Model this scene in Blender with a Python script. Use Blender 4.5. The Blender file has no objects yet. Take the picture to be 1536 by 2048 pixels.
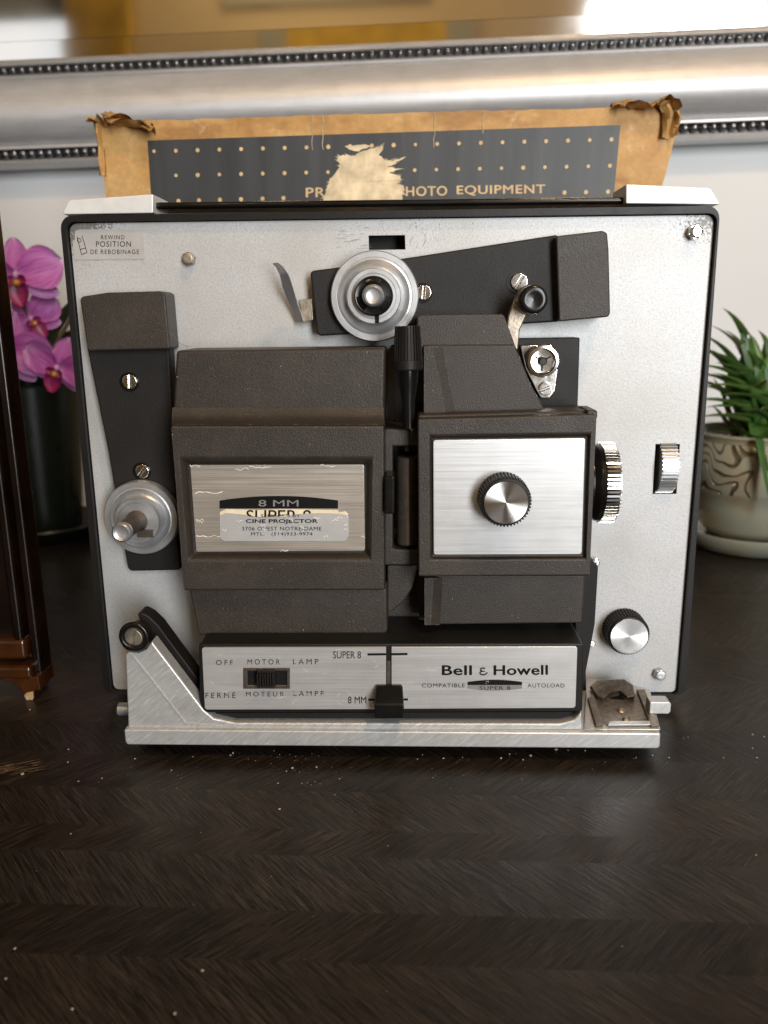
import bpy, bmesh, math, random
from mathutils import Vector, Matrix
S = bpy.context.scene
C = S.collection
rnd = random.Random(7)
PI = math.pi

# ------------------------------------------------------------------ camera
LIFT = 0.0075                        # the table top is z = 0, the face plate starts this high
CAM = Vector((0.00976, -0.39256, 0.19296 + LIFT))
def cam_axes(p, y, r):
    M = Matrix.Rotation(y, 3, 'Z') @ Matrix.Rotation(-p, 3, 'X')
    f, u, ri = M @ Vector((0, 1, 0)), M @ Vector((0, 0, 1)), M @ Vector((1, 0, 0))
    M2 = Matrix.Rotation(r, 3, f)
    return f, M2 @ u, M2 @ ri
FW, UP, RI = cam_axes(0.237177, 0.032497, 0.009462)
FPX = 1600.0
cd = bpy.data.cameras.new('camera'); cam = bpy.data.objects.new('camera', cd); C.objects.link(cam)
m = Matrix.Identity(4)
for i in range(3):
    m[i][0], m[i][1], m[i][2], m[i][3] = RI[i], UP[i], -FW[i], CAM[i]
cam.matrix_world = m
cd.sensor_fit = 'VERTICAL'; cd.sensor_height = 36; cd.lens = 36 * FPX / 2048
cd.clip_start = 0.01; cd.clip_end = 50
cd.dof.use_dof = True; cd.dof.focus_distance = 0.36; cd.dof.aperture_fstop = 10.5
S.camera = cam
S.render.resolution_x, S.render.resolution_y = 768, 1024

# ------------------------------------------------------------------ light
w = bpy.data.worlds.new('World'); S.world = w; w.use_nodes = True
w.node_tree.nodes['Background'].inputs[0].default_value = (0.80, 0.76, 0.70, 1)
w.node_tree.nodes['Background'].inputs[1].default_value = 0.045
def area(name, loc, target, sx, sy, power, col):
    l = bpy.data.lights.new(name, 'AREA'); l.shape = 'RECTANGLE'; l.size = sx; l.size_y = sy
    l.energy = power; l.color = col
    o = bpy.data.objects.new(name, l); C.objects.link(o); o.location = loc
    o.rotation_euler = (Vector(target) - Vector(loc)).to_track_quat('-Z', 'Y').to_euler()
    return o
ROOM_Y = -2.2
area('right_window_light', (0.91, ROOM_Y+.04, 0.62), (0.91, 0, 0.62), 0.58, 1.46, 66, (0.96, 0.985, 1.0))
area('left_window_light', (-1.95, ROOM_Y+.04, 0.66), (-1.95, 0, 0.66), 1.02, 1.40, 4, (0.97, 0.985, 1.0))
pd = bpy.data.lights.new('pendant_lamp_light', 'POINT'); pd.energy = 32; pd.color = (1.0, 0.66, 0.36); pd.shadow_soft_size = .07
po = bpy.data.objects.new('pendant_lamp_light', pd); C.objects.link(po); po.location = (0.36, -0.62, 1.38)
wd_ = bpy.data.lights.new('wall_lamp_light', 'POINT'); wd_.energy = 17; wd_.color = (1.0, 0.70, 0.36); wd_.shadow_soft_size = .06
wo_ = bpy.data.objects.new('wall_lamp_light', wd_); C.objects.link(wo_); wo_.location = (-0.55, ROOM_Y+.60, 1.80)
S.view_settings.view_transform = 'Standard'; S.view_settings.look = 'None'
S.view_settings.exposure = 0; S.view_settings.gamma = 1
try: S.view_settings.use_curve_mapping = False
except Exception: pass
S.cycles.max_bounces = 8; S.cycles.caustics_reflective = False

# ------------------------------------------------------------------ geometry helpers
def ray(px, py): return FW + RI * ((px - 768) / FPX) + UP * ((1024 - py) / FPX)
def onplane(px, py, p0, n):
    r = ray(px, py); t = (Vector(p0) - CAM).dot(n) / r.dot(n)
    return CAM + r * t
NY = Vector((0, 1, 0)); NZ = Vector((0, 0, 1))
def V(px, py, d): return onplane(px, py, (0, -d, 0), NY)           # a point d metres in front of the face plate
def P2(px, py, d): v = V(px, py, d); return (v.x, v.z)
def G(px, py, z=0): return onplane(px, py, (0, 0, z), NZ)           # a point on the table
def mpx(d): return (CAM.y * -1 - d) * 1.0 / FPX * 1.02              # metres per photo pixel at depth d

class MB:
    def __init__(s): s.v = []; s.f = []; s.uv = {}; s.mi = {}
    def add(s, vs, fs):
        o = len(s.v); s.v += [Vector(v) for v in vs]
        s.f += [tuple(o + i for i in f) for f in fs]
    def prism(s, poly, d0, d1, poly_back=None):                     # poly (x,z), front at d0, back at d1
        n = len(poly); pb = poly_back or poly
        s.add([(x, -d0, z) for x, z in poly] + [(x, -d1, z) for x, z in pb],
              [tuple(range(n)), tuple(range(2*n-1, n-1, -1))] + [(i, n+i, n+(i+1) % n, (i+1) % n) for i in range(n)])
        return s
    def pp(s, pxs, d0, d1):                                         # prism from photo points read at depth d0
        return s.prism([P2(x, y, d0) for x, y in pxs], d0, d1)
    def box(s, x0, x1, y0, y1, z0, z1):
        s.add([(x, y, z) for x in (x0, x1) for y in (y0, y1) for z in (z0, z1)],
              [(0,1,3,2), (4,6,7,5), (0,4,5,1), (2,3,7,6), (0,2,6,4), (1,5,7,3)]); return s
    def lathe(s, prof, c, axis=(0,-1,0), seg=40, cap=True):         # prof: (radius, height along the axis)
        a = Vector(axis).normalized(); t = Vector((0,0,1)) if abs(a.z) < .9 else Vector((1,0,0))
        e1 = a.cross(t).normalized(); e2 = a.cross(e1)
        vs = []; fs = []; c = Vector(c); n = len(prof)
        for r, h in prof:
            for k in range(seg):
                q = 2*PI*k/seg; vs.append(c + a*h + (e1*math.cos(q) + e2*math.sin(q))*max(r, 1e-6))
        for i in range(n-1):
            for k in range(seg): fs.append((i*seg+k, i*seg+(k+1) % seg, (i+1)*seg+(k+1) % seg, (i+1)*seg+k))
        if cap: fs += [tuple(range(seg-1, -1, -1)), tuple((n-1)*seg+k for k in range(seg))]
        s.add(vs, fs); return s
    def gear(s, c, axis, r, rin, h0, h1, n, taper=1.0, duty=.5):    # ribbed cylinder
        a = Vector(axis).normalized(); t = Vector((0,0,1)) if abs(a.z) < .9 else Vector((1,0,0))
        e1 = a.cross(t).normalized(); e2 = a.cross(e1); c = Vector(c); vs = []
        for h, sc in ((h0, 1.0), (h1, taper)):
            for k in range(n):
                for j, (fr, rr) in enumerate(((0, rin), (.08, r), (duty, r), (duty+.08, rin))):
                    q = 2*PI*(k+fr)/n; vs.append(c + a*h + (e1*math.cos(q)+e2*math.sin(q))*rr*sc)
        N = 4*n
        s.add(vs, [tuple(range(N-1, -1, -1)), tuple(range(N, 2*N))] + [(i, (i+1) % N, N+(i+1) % N, N+i) for i in range(N)])
        return s
    def tube(s, pts, r, seg=10, flat=None):
        pts = [Vector(p) for p in pts]; n = len(pts); vs = []; fs = []
        for i, p in enumerate(pts):
            t = (pts[min(i+1, n-1)] - pts[max(i-1, 0)]).normalized()
            h = Vector((0,1,0)) if abs(t.y) < .9 else Vector((1,0,0))
            e1 = t.cross(h).normalized(); e2 = t.cross(e1)
            rr = r[i] if isinstance(r, (list, tuple)) else r
            r2 = flat if flat else rr
            for k in range(seg):
                q = 2*PI*k/seg; vs.append(p + e1*math.cos(q)*rr + e2*math.sin(q)*r2)
        for i in range(n-1):
            for k in range(seg): fs.append((i*seg+k, i*seg+(k+1) % seg, (i+1)*seg+(k+1) % seg, (i+1)*seg+k))
        fs += [tuple(range(seg-1, -1, -1)), tuple((n-1)*seg+k for k in range(seg))]
        s.add(vs, fs); return s
    def ball(s, c, r, seg=8, rings=5, sc=(1,1,1)):
        prof = [(r*math.sin(PI*i/rings), -r*math.cos(PI*i/rings)) for i in range(rings+1)]
        o = len(s.v); s.lathe(prof, (0,0,0), (0,0,1), seg, False)
        for i in range(o, len(s.v)): v = s.v[i]; s.v[i] = Vector((v.x*sc[0], v.y*sc[1], v.z*sc[2])) + Vector(c)
        return s
    def holed(s, outer, holes, d0, d1):                             # plate with openings
        bm = bmesh.new(); loops = [outer] + holes; es = []
        for lp in loops:
            vv = [bm.verts.new((x, 0, z)) for x, z in lp]
            es += [bm.edges.new((vv[i], vv[(i+1) % len(vv)])) for i in range(len(vv))]
        bmesh.ops.triangle_fill(bm, use_beauty=True, use_dissolve=False, edges=es, normal=(0,-1,0))
        bm.verts.index_update()
        vs = [v.co.copy() for v in bm.verts]; n = len(vs)
        fs = [tuple(v.index for v in f.verts) for f in bm.faces]; bm.free()
        allv = [(v.x, -d0, v.z) for v in vs] + [(v.x, -d1, v.z) for v in vs]
        af = fs + [tuple(n+i for i in reversed(f)) for f in fs]; o = 0
        for lp in loops:
            k = len(lp); af += [(o+i, o+(i+1) % k, n+o+(i+1) % k, n+o+i) for i in range(k)]; o += k
        s.add(allv, af); return s

WL = {}
def link(o, parent, loc):
    C.objects.link(o); WL[o.name] = Vector(loc)
    if parent: o.parent = parent; o.location = Vector(loc) - WL[parent.name]
    else: o.location = loc
def build(name, mb, mat, parent=None, bevel=0, seg=2, sharp=35, origin=None, uvs=None, raw=False):
    vs = mb.v
    if origin is None:
        lo = [min(v[i] for v in vs) for i in range(3)]; hi = [max(v[i] for v in vs) for i in range(3)]
        origin = Vector(((lo[0]+hi[0])/2, (lo[1]+hi[1])/2, (lo[2]+hi[2])/2 if parent else lo[2]))
    me = bpy.data.meshes.new(name); me.from_pydata([v - origin for v in vs], [], mb.f)
    if uvs:
        ul = me.uv_layers.new(name='UVMap')
        for p in me.polygons:
            for li, vi in zip(p.loop_indices, p.vertices): ul.data[li].uv = uvs[vi]
    if not raw:
        bm = bmesh.new(); bm.from_mesh(me); bmesh.ops.recalc_face_normals(bm, faces=bm.faces); bm.to_mesh(me); bm.free()
    me.shade_smooth() if hasattr(me, 'shade_smooth') else None
    me.set_sharp_from_angle(angle=math.radians(sharp))
    me.materials.append(mat)
    o = bpy.data.objects.new(name, me); link(o, parent, origin)
    if bevel:
        b = o.modifiers.new('bevel', 'BEVEL'); b.width = bevel; b.segments = seg; b.limit_method = 'ANGLE'
        b.angle_limit = math.radians(32); b.harden_normals = True; b.use_clamp_overlap = True
    return o
def empty(name, loc, label=None, cat=None, group=None, parent=None):
    o = bpy.data.objects.new(name, None); o.empty_display_size = .02; link(o, parent, loc)
    tag(o, label, cat, group); return o
def tag(o, label=None, cat=None, group=None, kind=None):
    if label: o['label'] = label
    if cat: o['category'] = cat
    if group: o['group'] = group
    if kind: o['kind'] = kind
    return o
def rrect(p, r, n=5):                                               # round the corners of a polygon (x,z)
    out = []; k = len(p)
    for i in range(k):
        a, b, c = Vector(p[i-1]), Vector(p[i]), Vector(p[(i+1) % k])
        rr = r[i] if isinstance(r, (list, tuple)) else r
        u1, u2 = (a-b).normalized(), (c-b).normalized()
        ang = u1.angle(u2); t = rr/math.tan(ang/2)
        s, e = b+u1*t, b+u2*t; bis = (u1+u2).normalized(); ce = b+bis*(rr/math.sin(ang/2))
        a0 = math.atan2((s-ce).y, (s-ce).x); a1 = math.atan2((e-ce).y, (e-ce).x); da = (a1-a0+PI) % (2*PI)-PI
        out += [(ce.x+rr*math.cos(a0+da*j/n), ce.y+rr*math.sin(a0+da*j/n)) for j in range(n+1)]
    return out
def pxq(pts, d): return [P2(x, y, d) for x, y in pts]

def text_into(mb, s, quad, lift=0.0, ext=0.0, bold=0.0, spacing=1.0, n=None):
    """letters of s fitted to the four corner points quad (top left, top right, bottom right, bottom left)"""
    cu = bpy.data.curves.new('t', 'FONT'); cu.body = s; cu.space_character = spacing; cu.resolution_u = 4
    ob = bpy.data.objects.new('t', cu); C.objects.link(ob)
    me = bpy.data.meshes.new_from_object(ob)
    vs = [v.co.copy() for v in me.vertices]; fs = [tuple(p.vertices) for p in me.polygons]
    bpy.data.objects.remove(ob); bpy.data.curves.remove(cu); bpy.data.meshes.remove(me)
    x0, x1 = min(v.x for v in vs), max(v.x for v in vs); y0, y1 = min(v.y for v in vs), max(v.y for v in vs)
    TL, TR, BR, BL = [Vector(q) for q in quad]
    nn = n or (TR-TL).cross(BL-TL).normalized()
    if nn.y > 0: nn = -nn
    st_ = [(0, 0)] if bold < .01 else [(-bold, 0), (bold, 0), (0, bold*.6), (0, -bold*.6)]
    if bold >= .02: st_ += [(-bold*.5, 0), (bold*.5, 0)]
    hgt = (BL-TL).length
    for i_, (sx, sz) in enumerate(st_):
        out = []
        for v in vs:
            a = (v.x-x0)/(x1-x0); b = (v.y-y0)/(y1-y0)
            out.append(TL.lerp(TR, a)*b + BL.lerp(BR, a)*(1-b) + nn*(lift+i_*2e-6) + (TR-TL).normalized()*sx*hgt + (TL-BL).normalized()*sz*hgt)
        mb.add(out, fs)
def tpx(mb, s, x0, x1, y0, y1, d, **k):
    text_into(mb, s, [V(x0, y0, d), V(x1, y0, d), V(x1, y1, d), V(x0, y1, d)], **k)

# ------------------------------------------------------------------ materials
def nodes(name):
    M = bpy.data.materials.new(name); M.use_nodes = True; t = M.node_tree
    return M, t, t.nodes['Principled BSDF']
def N(t, typ, **kw):
    n = t.nodes.new(typ)
    for k, v in kw.items():
        if k in n.inputs: n.inputs[k].default_value = v
        else: setattr(n, k, v)
    return n
def coords(t, scale=(1,1,1), src='Object'):
    tc = N(t, 'ShaderNodeTexCoord'); mp = N(t, 'ShaderNodeMapping'); mp.inputs['Scale'].default_value = scale
    t.links.new(tc.outputs[src], mp.inputs[0]); return mp.outputs[0]
def ramp(t, fac, stops):
    r = N(t, 'ShaderNodeValToRGB'); e = r.color_ramp.elements
    while len(e) < len(stops): e.new(.5)
    for q, (p, c) in zip(e, stops): q.position = p; q.color = c if len(c) == 4 else (*c, 1)
    t.links.new(fac, r.inputs[0]); return r.outputs[0]
def mixc(t, fac, a, b, mode='MIX'):
    mx = N(t, 'ShaderNodeMix', data_type='RGBA', blend_type=mode)
    for sock, v in ((0, fac), (6, a), (7, b)):
        if hasattr(v, 'is_linked'): t.links.new(v, mx.inputs[sock])
        else: mx.inputs[sock].default_value = v if not isinstance(v, tuple) or len(v) == 4 else (*v, 1)
    return mx.outputs[2]
def noise(t, co, scale, detail=3, rough=.55):
    n = N(t, 'ShaderNodeTexNoise', Scale=scale, Detail=detail, Roughness=rough); t.links.new(co, n.inputs['Vector']); return n.outputs[0]
def bump(t, b, h, strength, dist=.0005):
    bp = N(t, 'ShaderNodeBump', Strength=strength, Distance=dist); t.links.new(h, bp.inputs['Height']); t.links.new(bp.outputs[0], b.inputs['Normal'])
def plain(name, col, rough=.5, metal=0.0, var=.15, vs=60, bs=0, bst=.1, spec=.5, coat=0):
    M, t, b = nodes(name); co = coords(t)
    nz = noise(t, co, vs, 4)
    lo = tuple(c*(1-var) for c in col); hi = tuple(min(1, c*(1+var)) for c in col)
    t.links.new(ramp(t, nz, [(.3, lo), (.7, hi)]), b.inputs['Base Color'])
    rr = N(t, 'ShaderNodeMapRange'); rr.inputs[3].default_value = max(.02, rough-.08); rr.inputs[4].default_value = rough+.08
    t.links.new(noise(t, co, vs*1.7, 4), rr.inputs[0]); t.links.new(rr.outputs[0], b.inputs['Roughness'])
    b.inputs['Metallic'].default_value = metal; b.inputs['Specular IOR Level'].default_value = spec
    b.inputs['Coat Weight'].default_value = coat; b.inputs['Coat Roughness'].default_value = .15
    if bs: bump(t, b, noise(t, co, bs, 2), bst, .0004)
    return M

def edge_mask(t, radius, lo, hi):
    bv = N(t, 'ShaderNodeBevel', samples=4); bv.inputs['Radius'].default_value = radius
    ge = N(t, 'ShaderNodeNewGeometry'); d = N(t, 'ShaderNodeVectorMath', operation='DOT_PRODUCT')
    t.links.new(bv.outputs[0], d.inputs[0]); t.links.new(ge.outputs['Normal'], d.inputs[1])
    mr = N(t, 'ShaderNodeMapRange'); mr.inputs[1].default_value = hi; mr.inputs[2].default_value = lo; t.links.new(d.outputs['Value'], mr.inputs[0]); return mr.outputs[0]
def housing_material():
    M, t, b = nodes('textured_dark_plastic'); co = coords(t)
    fine = noise(t, co, 2300, 2); mid = noise(t, co, 35, 4)
    base = ramp(t, mid, [(.3, (.027, .0212, .0170)), (.75, (.043, .0345, .0275))])
    sp = ramp(t, fine, [(.62, (0, 0, 0)), (.78, (1, 1, 1))])
    c1 = mixc(t, sp, base, (.135, .108, .082))
    dk = ramp(t, fine, [(.26, (1,1,1)), (.38, (0,0,0))]); c1 = mixc(t, dk, c1, (.010, .008, .007))
    du = noise(t, co, 1100, 1); dm = ramp(t, du, [(.79, (0,0,0)), (.82, (1,1,1))])
    c2 = mixc(t, dm, c1, (.42, .37, .30))
    gm = ramp(t, noise(t, co, 70, 5, .7), [(.56, (0,0,0)), (.74, (.5,.5,.5))]); c2 = mixc(t, gm, c2, (.060, .047, .036))
    em = N(t, 'ShaderNodeMath', operation='MULTIPLY'); t.links.new(edge_mask(t, .0011, .80, .97), em.inputs[0]); t.links.new(ramp(t, noise(t, co, 420, 4, .7), [(.5, (0,0,0)), (.62, (.8,.8,.8))]), em.inputs[1])
    t.links.new(mixc(t, em.outputs[0], c2, (.17, .145, .12)), b.inputs['Base Color'])
    rr = N(t, 'ShaderNodeMapRange'); rr.inputs[3].default_value = .36; rr.inputs[4].default_value = .56; t.links.new(noise(t, co, 55, 4), rr.inputs[0]); t.links.new(rr.outputs[0], b.inputs['Roughness'])
    b.inputs['Specular IOR Level'].default_value = .38
    bump(t, b, noise(t, co, 1700, 2), .5, .0004)
    return M
def plate_material():
    M, t, b = nodes('silver_hammered_paint'); co = coords(t)
    grain = noise(t, co, 1150, 4, .75); soft = noise(t, co, 18, 4)
    g = ramp(t, grain, [(.30, (.37, .375, .38)), (.5, (.505, .51, .515)), (.72, (.585, .59, .595))])
    g2 = mixc(t, ramp(t, soft, [(.42, (0,0,0)), (.72, (.65,.65,.65))]), g, (.385, .37, .335))
    # specks of dirt, thicker along the top edge
    sx = N(t, 'ShaderNodeSeparateXYZ'); t.links.new(co, sx.inputs[0])
    top = N(t, 'ShaderNodeMapRange'); top.inputs[1].default_value = .085; top.inputs[2].default_value = .122; top.inputs[3].default_value = 0; top.inputs[4].default_value = .16
    t.links.new(sx.outputs[2], top.inputs[0])
    ad = N(t, 'ShaderNodeMath', operation='ADD'); t.links.new(noise(t, co, 950, 5, .75), ad.inputs[0]); t.links.new(top.outputs[0], ad.inputs[1])
    def spot(px_, pz_, rad, amt, prev):
        dv = N(t, 'ShaderNodeVectorMath', operation='DISTANCE'); t.links.new(co, dv.inputs[0]); dv.inputs[1].default_value = (px_, 0, pz_)
        mr = N(t, 'ShaderNodeMapRange'); mr.inputs[1].default_value = 0; mr.inputs[2].default_value = rad; mr.inputs[3].default_value = amt; mr.inputs[4].default_value = 0; t.links.new(dv.outputs['Value'], mr.inputs[0])
        a2 = N(t, 'ShaderNodeMath', operation='ADD'); t.links.new(prev, a2.inputs[0]); t.links.new(mr.outputs[0], a2.inputs[1]); return a2.outputs[0]
    acc = ad.outputs[0]
    for q in ((-.146, .117, .026, .30), (.146, .117, .022, .22), (.113, -.100, .03, .13), (.128, -.117, .02, .16), (-.125, -.10, .03, .12), (.075, .03, .05, .06), (-.145, -.03, .05, .08), (.02, .095, .05, .08)): acc = spot(*q, acc)
    dk = ramp(t, acc, [(.765, (0,0,0)), (.83, (.8,.8,.8))])
    g3 = mixc(t, dk, g2, (.10, .085, .07))
    big = noise(t, co, 130, 2); bk = ramp(t, big, [(.79, (0,0,0)), (.81, (1,1,1))])
    t.links.new(mixc(t, bk, g3, (.12, .11, .10)), b.inputs['Base Color'])
    b.inputs['Metallic'].default_value = .25; b.inputs['Roughness'].default_value = .5
    bump(t, b, noise(t, co, 900, 3), .22, .0003)
    return M
def brushed(name, col, axis='x', metal=.85, rough=.34, var=.22):
    M, t, b = nodes(name)
    co = coords(t, (14, 900, 900) if axis == 'x' else (900, 900, 14))
    st = noise(t, co, 1.6, 4, .6)
    c = ramp(t, st, [(.25, tuple(x*(1-var) for x in col)), (.75, tuple(min(1, x*(1+var*.6)) for x in col))])
    co2 = coords(t); bl = noise(t, co2, 45, 4)
    c2 = mixc(t, ramp(t, bl, [(.45, (0,0,0)), (.8, (.45,.45,.45))]), c, tuple(x*.72 for x in col))
    t.links.new(c2, b.inputs['Base Color']); b.inputs['Metallic'].default_value = metal
    rr = N(t, 'ShaderNodeMapRange'); rr.inputs[3].default_value = rough-.1; rr.inputs[4].default_value = rough+.14
    t.links.new(st, rr.inputs[0]); t.links.new(rr.outputs[0], b.inputs['Roughness'])
    b.inputs['Anisotropic'].default_value = .4
    bump(t, b, st, .10, .0002); return M
def spun(name):
    M, t, b = nodes(name)
    b.inputs['Base Color'].default_value = (.56, .55, .54, 1); b.inputs['Metallic'].default_value = 1
    b.inputs['Roughness'].default_value = .24; b.inputs['Anisotropic'].default_value = .95
    tg = N(t, 'ShaderNodeTangent', direction_type='RADIAL', axis='Y'); t.links.new(tg.outputs[0], b.inputs['Tangent'])
    co = coords(t); sx = N(t, 'ShaderNodeSeparateXYZ'); t.links.new(co, sx.inputs[0])
    cb = N(t, 'ShaderNodeCombineXYZ')
    ln = N(t, 'ShaderNodeVectorMath', operation='LENGTH'); t.links.new(co, ln.inputs[0]); t.links.new(ln.outputs['Value'], cb.inputs[0])
    bump(t, b, noise(t, cb.outputs[0], 4500, 2), .06, .0002)
    return M
def print_worn(name, col, lo, hi, scale):
    M, t, b = nodes(name); b.inputs['Base Color'].default_value = (*col, 1); b.inputs['Roughness'].default_value = .5
    a = ramp(t, noise(t, coords(t), scale, 2), [(lo, (0,0,0)), (hi, (1,1,1))]); t.links.new(a, b.inputs['Alpha']); return M
def cardboard():
    M, t, b = nodes('aged_cardboard'); co = coords(t)
    a = noise(t, co, 28, 5, .65); f = noise(t, co, 420, 3)
    c = ramp(t, a, [(.25, (.20, .080, .018)), (.40, (.46, .245, .070)), (.6, (.57, .345, .125)), (.8, (.62, .42, .19))])
    c = mixc(t, ramp(t, f, [(.35, (.35,.35,.35)), (.65, (0,0,0))]), c, (.34, .19, .07))
    cv = coords(t, (40, 40, 5)); cr = noise(t, cv, 1.2, 3)
    c = mixc(t, ramp(t, cr, [(.60, (0,0,0)), (.72, (.5,.5,.5))]), c, (.26, .135, .045))
    sn = noise(t, coords(t, (1, 1, 2.2)), 17, 4, .6); c = mixc(t, ramp(t, sn, [(.56, (0,0,0)), (.66, (.75,.75,.75)), (.72, (.35,.35,.35))]), c, (.29, .135, .038))
    c = mixc(t, ramp(t, noise(t, co, 75, 4, .7), [(.60, (0,0,0)), (.70, (.5,.5,.5))]), c, (.68, .50, .27))
    t.links.new(c, b.inputs['Base Color']); b.inputs['Roughness'].default_value = .62
    bump(t, b, noise(t, co, 90, 5), .35, .001); return M
def printed_panel():
    M, t, b = nodes('dark_blue_grey_print'); co = coords(t)
    cv = coords(t, (60, 60, 6)); st = noise(t, cv, 1.0, 4)
    c = ramp(t, st, [(.3, (.022, .026, .030)), (.7, (.050, .055, .060))])
    f = noise(t, co, 240, 5, .7); c = mixc(t, ramp(t, f, [(.68, (0,0,0)), (.76, (.6,.6,.6))]), c, (.19, .18, .16))
    t.links.new(c, b.inputs['Base Color']); b.inputs['Roughness'].default_value = .48
    bump(t, b, st, .25, .001); return M
def table_material():
    M, t, b = nodes('dark_herringbone_veneer'); 
    uv = coords(t, (1,1,1), 'UV'); 
    def streak(a, b_, det, ro):
        mp = N(t, 'ShaderNodeMapping'); mp.inputs['Scale'].default_value = (a, b_, 1); t.links.new(uv, mp.inputs[0]); return noise(t, mp.outputs[0], 1.0, det, ro)
    fine = streak(60, 2300, 3, .7); med = streak(38, 760, 3, .65); wide = streak(9, 90, 3, .55)
    c = ramp(t, fine, [(.40, (.0025, .0018, .0014)), (.47, (.021, .0160, .0122)), (.62, (.068, .0525, .0400))])
    c = mixc(t, ramp(t, med, [(.39, (.95,.95,.95)), (.47, (0,0,0))]), c, (.0045, .0032, .0024))
    c = mixc(t, ramp(t, wide, [(.35, (.55,.55,.55)), (.6, (0,0,0))]), c, (.011, .0085, .0068))
    cl = noise(t, coords(t), 12, 3); c = mixc(t, ramp(t, cl, [(.4, (0,0,0)), (.75, (.35,.35,.35))]), c, (.040, .029, .020))
    at_ = N(t, 'ShaderNodeAttribute', attribute_name='band'); c = mixc(t, 1.0, c, at_.outputs['Color'], 'MULTIPLY')
    t.links.new(c, b.inputs['Base Color'])
    h = mixc(t, .5, fine, med)
    rr = N(t, 'ShaderNodeMapRange'); rr.inputs[1].default_value = .3; rr.inputs[2].default_value = .65; rr.inputs[3].default_value = .42; rr.inputs[4].default_value = .24
    t.links.new(h, rr.inputs[0]); t.links.new(rr.outputs[0], b.inputs['Roughness'])
    b.inputs['Specular IOR Level'].default_value = .27
    bump(t, b, h, .32, .0005); return M
def petal_material():
    M, t, b = nodes('pink_veined_petal'); uv = coords(t, (1,1,1), 'UV')
    sx = N(t, 'ShaderNodeSeparateXYZ'); t.links.new(uv, sx.inputs[0])
    mp = N(t, 'ShaderNodeMapping'); mp.inputs['Scale'].default_value = (1.4, 30, 1); t.links.new(uv, mp.inputs[0])
    ve = noise(t, mp.outputs[0], 1.0, 2)
    c = ramp(t, sx.outputs[0], [(0, (.60, .30, .55)), (.15, (.44, .09, .36)), (.75, (.50, .16, .44)), (.93, (.60, .26, .54)), (1, (.80, .56, .76))])
    c = mixc(t, ramp(t, ve, [(.50, (0,0,0)), (.60, (.8,.8,.8))]), c, (.30, .035, .22))
    t.links.new(c, b.inputs['Base Color']); b.inputs['Roughness'].default_value = .5
    b.inputs['Subsurface Weight'].default_value = .15; b.inputs['Subsurface Radius'].default_value = (.004, .002, .003)
    b.inputs['Subsurface Scale'].default_value = .3; return M
def glaze(name, relief):
    M, t, b = nodes(name); co = coords(t)
    n1 = noise(t, co, 22, 3)
    dv = N(t, 'ShaderNodeVectorMath', operation='MULTIPLY_ADD')
    cc = N(t, 'ShaderNodeTexNoise', Scale=24.0, Detail=1.0); t.links.new(co, cc.inputs['Vector'])
    t.links.new(cc.outputs['Color'], dv.inputs[0]); dv.inputs[1].default_value = (.05,)*3; t.links.new(co, dv.inputs[2])
    c = ramp(t, n1, [(.32, (.25, .265, .215)), (.52, (.27, .255, .185)), (.70, (.25, .165, .075))])
    if relief:
        wv = N(t, 'ShaderNodeTexWave', wave_type='RINGS', Scale=34.0, Distortion=14.0, Detail=1.0); wv.inputs['Detail Scale'].default_value = .9; t.links.new(dv.outputs[0], wv.inputs['Vector'])
        h = ramp(t, wv.outputs[0], [(.04, (0,0,0)), (.22, (1,1,1))])
        c = mixc(t, h, (.085, .066, .040), c)
        bump(t, b, h, .8, .003)
    t.links.new(c, b.inputs['Base Color']); b.inputs['Roughness'].default_value = .16
    b.inputs['Coat Weight'].default_value = .5; b.inputs['Coat Roughness'].default_value = .05
    return M
def leafmat(name, a, c, rough=.4, sc=40):
    M, t, b = nodes(name); co = coords(t)
    t.links.new(ramp(t, noise(t, co, sc, 3), [(.3, a), (.7, c)]), b.inputs['Base Color']); b.inputs['Roughness'].default_value = rough
    b.inputs['Subsurface Weight'].default_value = .08; b.inputs['Subsurface Scale'].default_value = .01
    return M
def emis(name, col, s):
    M, t, b = nodes(name); b.inputs['Base Color'].default_value = (0,0,0,1)
    n = noise(t, coords(t), 2.5, 3)
    t.links.new(ramp(t, n, [(.3, tuple(x*.8 for x in col)), (.6, col)]), b.inputs['Emission Color']); b.inputs['Emission Strength'].default_value = s; return M

def cast_material():
    M, t, b = nodes('cast_aluminium'); tc = N(t, 'ShaderNodeTexCoord'); mp = N(t, 'ShaderNodeMapping')
    mp.inputs['Rotation'].default_value = (0, math.radians(38), 0); t.links.new(tc.outputs['Object'], mp.inputs[0])
    m2 = N(t, 'ShaderNodeMapping'); m2.inputs['Scale'].default_value = (120, 900, 900); t.links.new(mp.outputs[0], m2.inputs[0])
    st = noise(t, m2.outputs[0], 1.0, 4, .65); co = coords(t)
    c = ramp(t, st, [(.3, (.47, .48, .48)), (.55, (.57, .575, .57)), (.75, (.74, .74, .73))])
    c = mixc(t, ramp(t, noise(t, co, 60, 5, .7), [(.52, (0,0,0)), (.75, (.6,.6,.6))]), c, (.40, .38, .33))
    t.links.new(c, b.inputs['Base Color']); b.inputs['Metallic'].default_value = .5
    rr = N(t, 'ShaderNodeMapRange'); rr.inputs[3].default_value = .28; rr.inputs[4].default_value = .5; t.links.new(st, rr.inputs[0]); t.links.new(rr.outputs[0], b.inputs['Roughness'])
    bump(t, b, st, .15, .0003); return M
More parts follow.
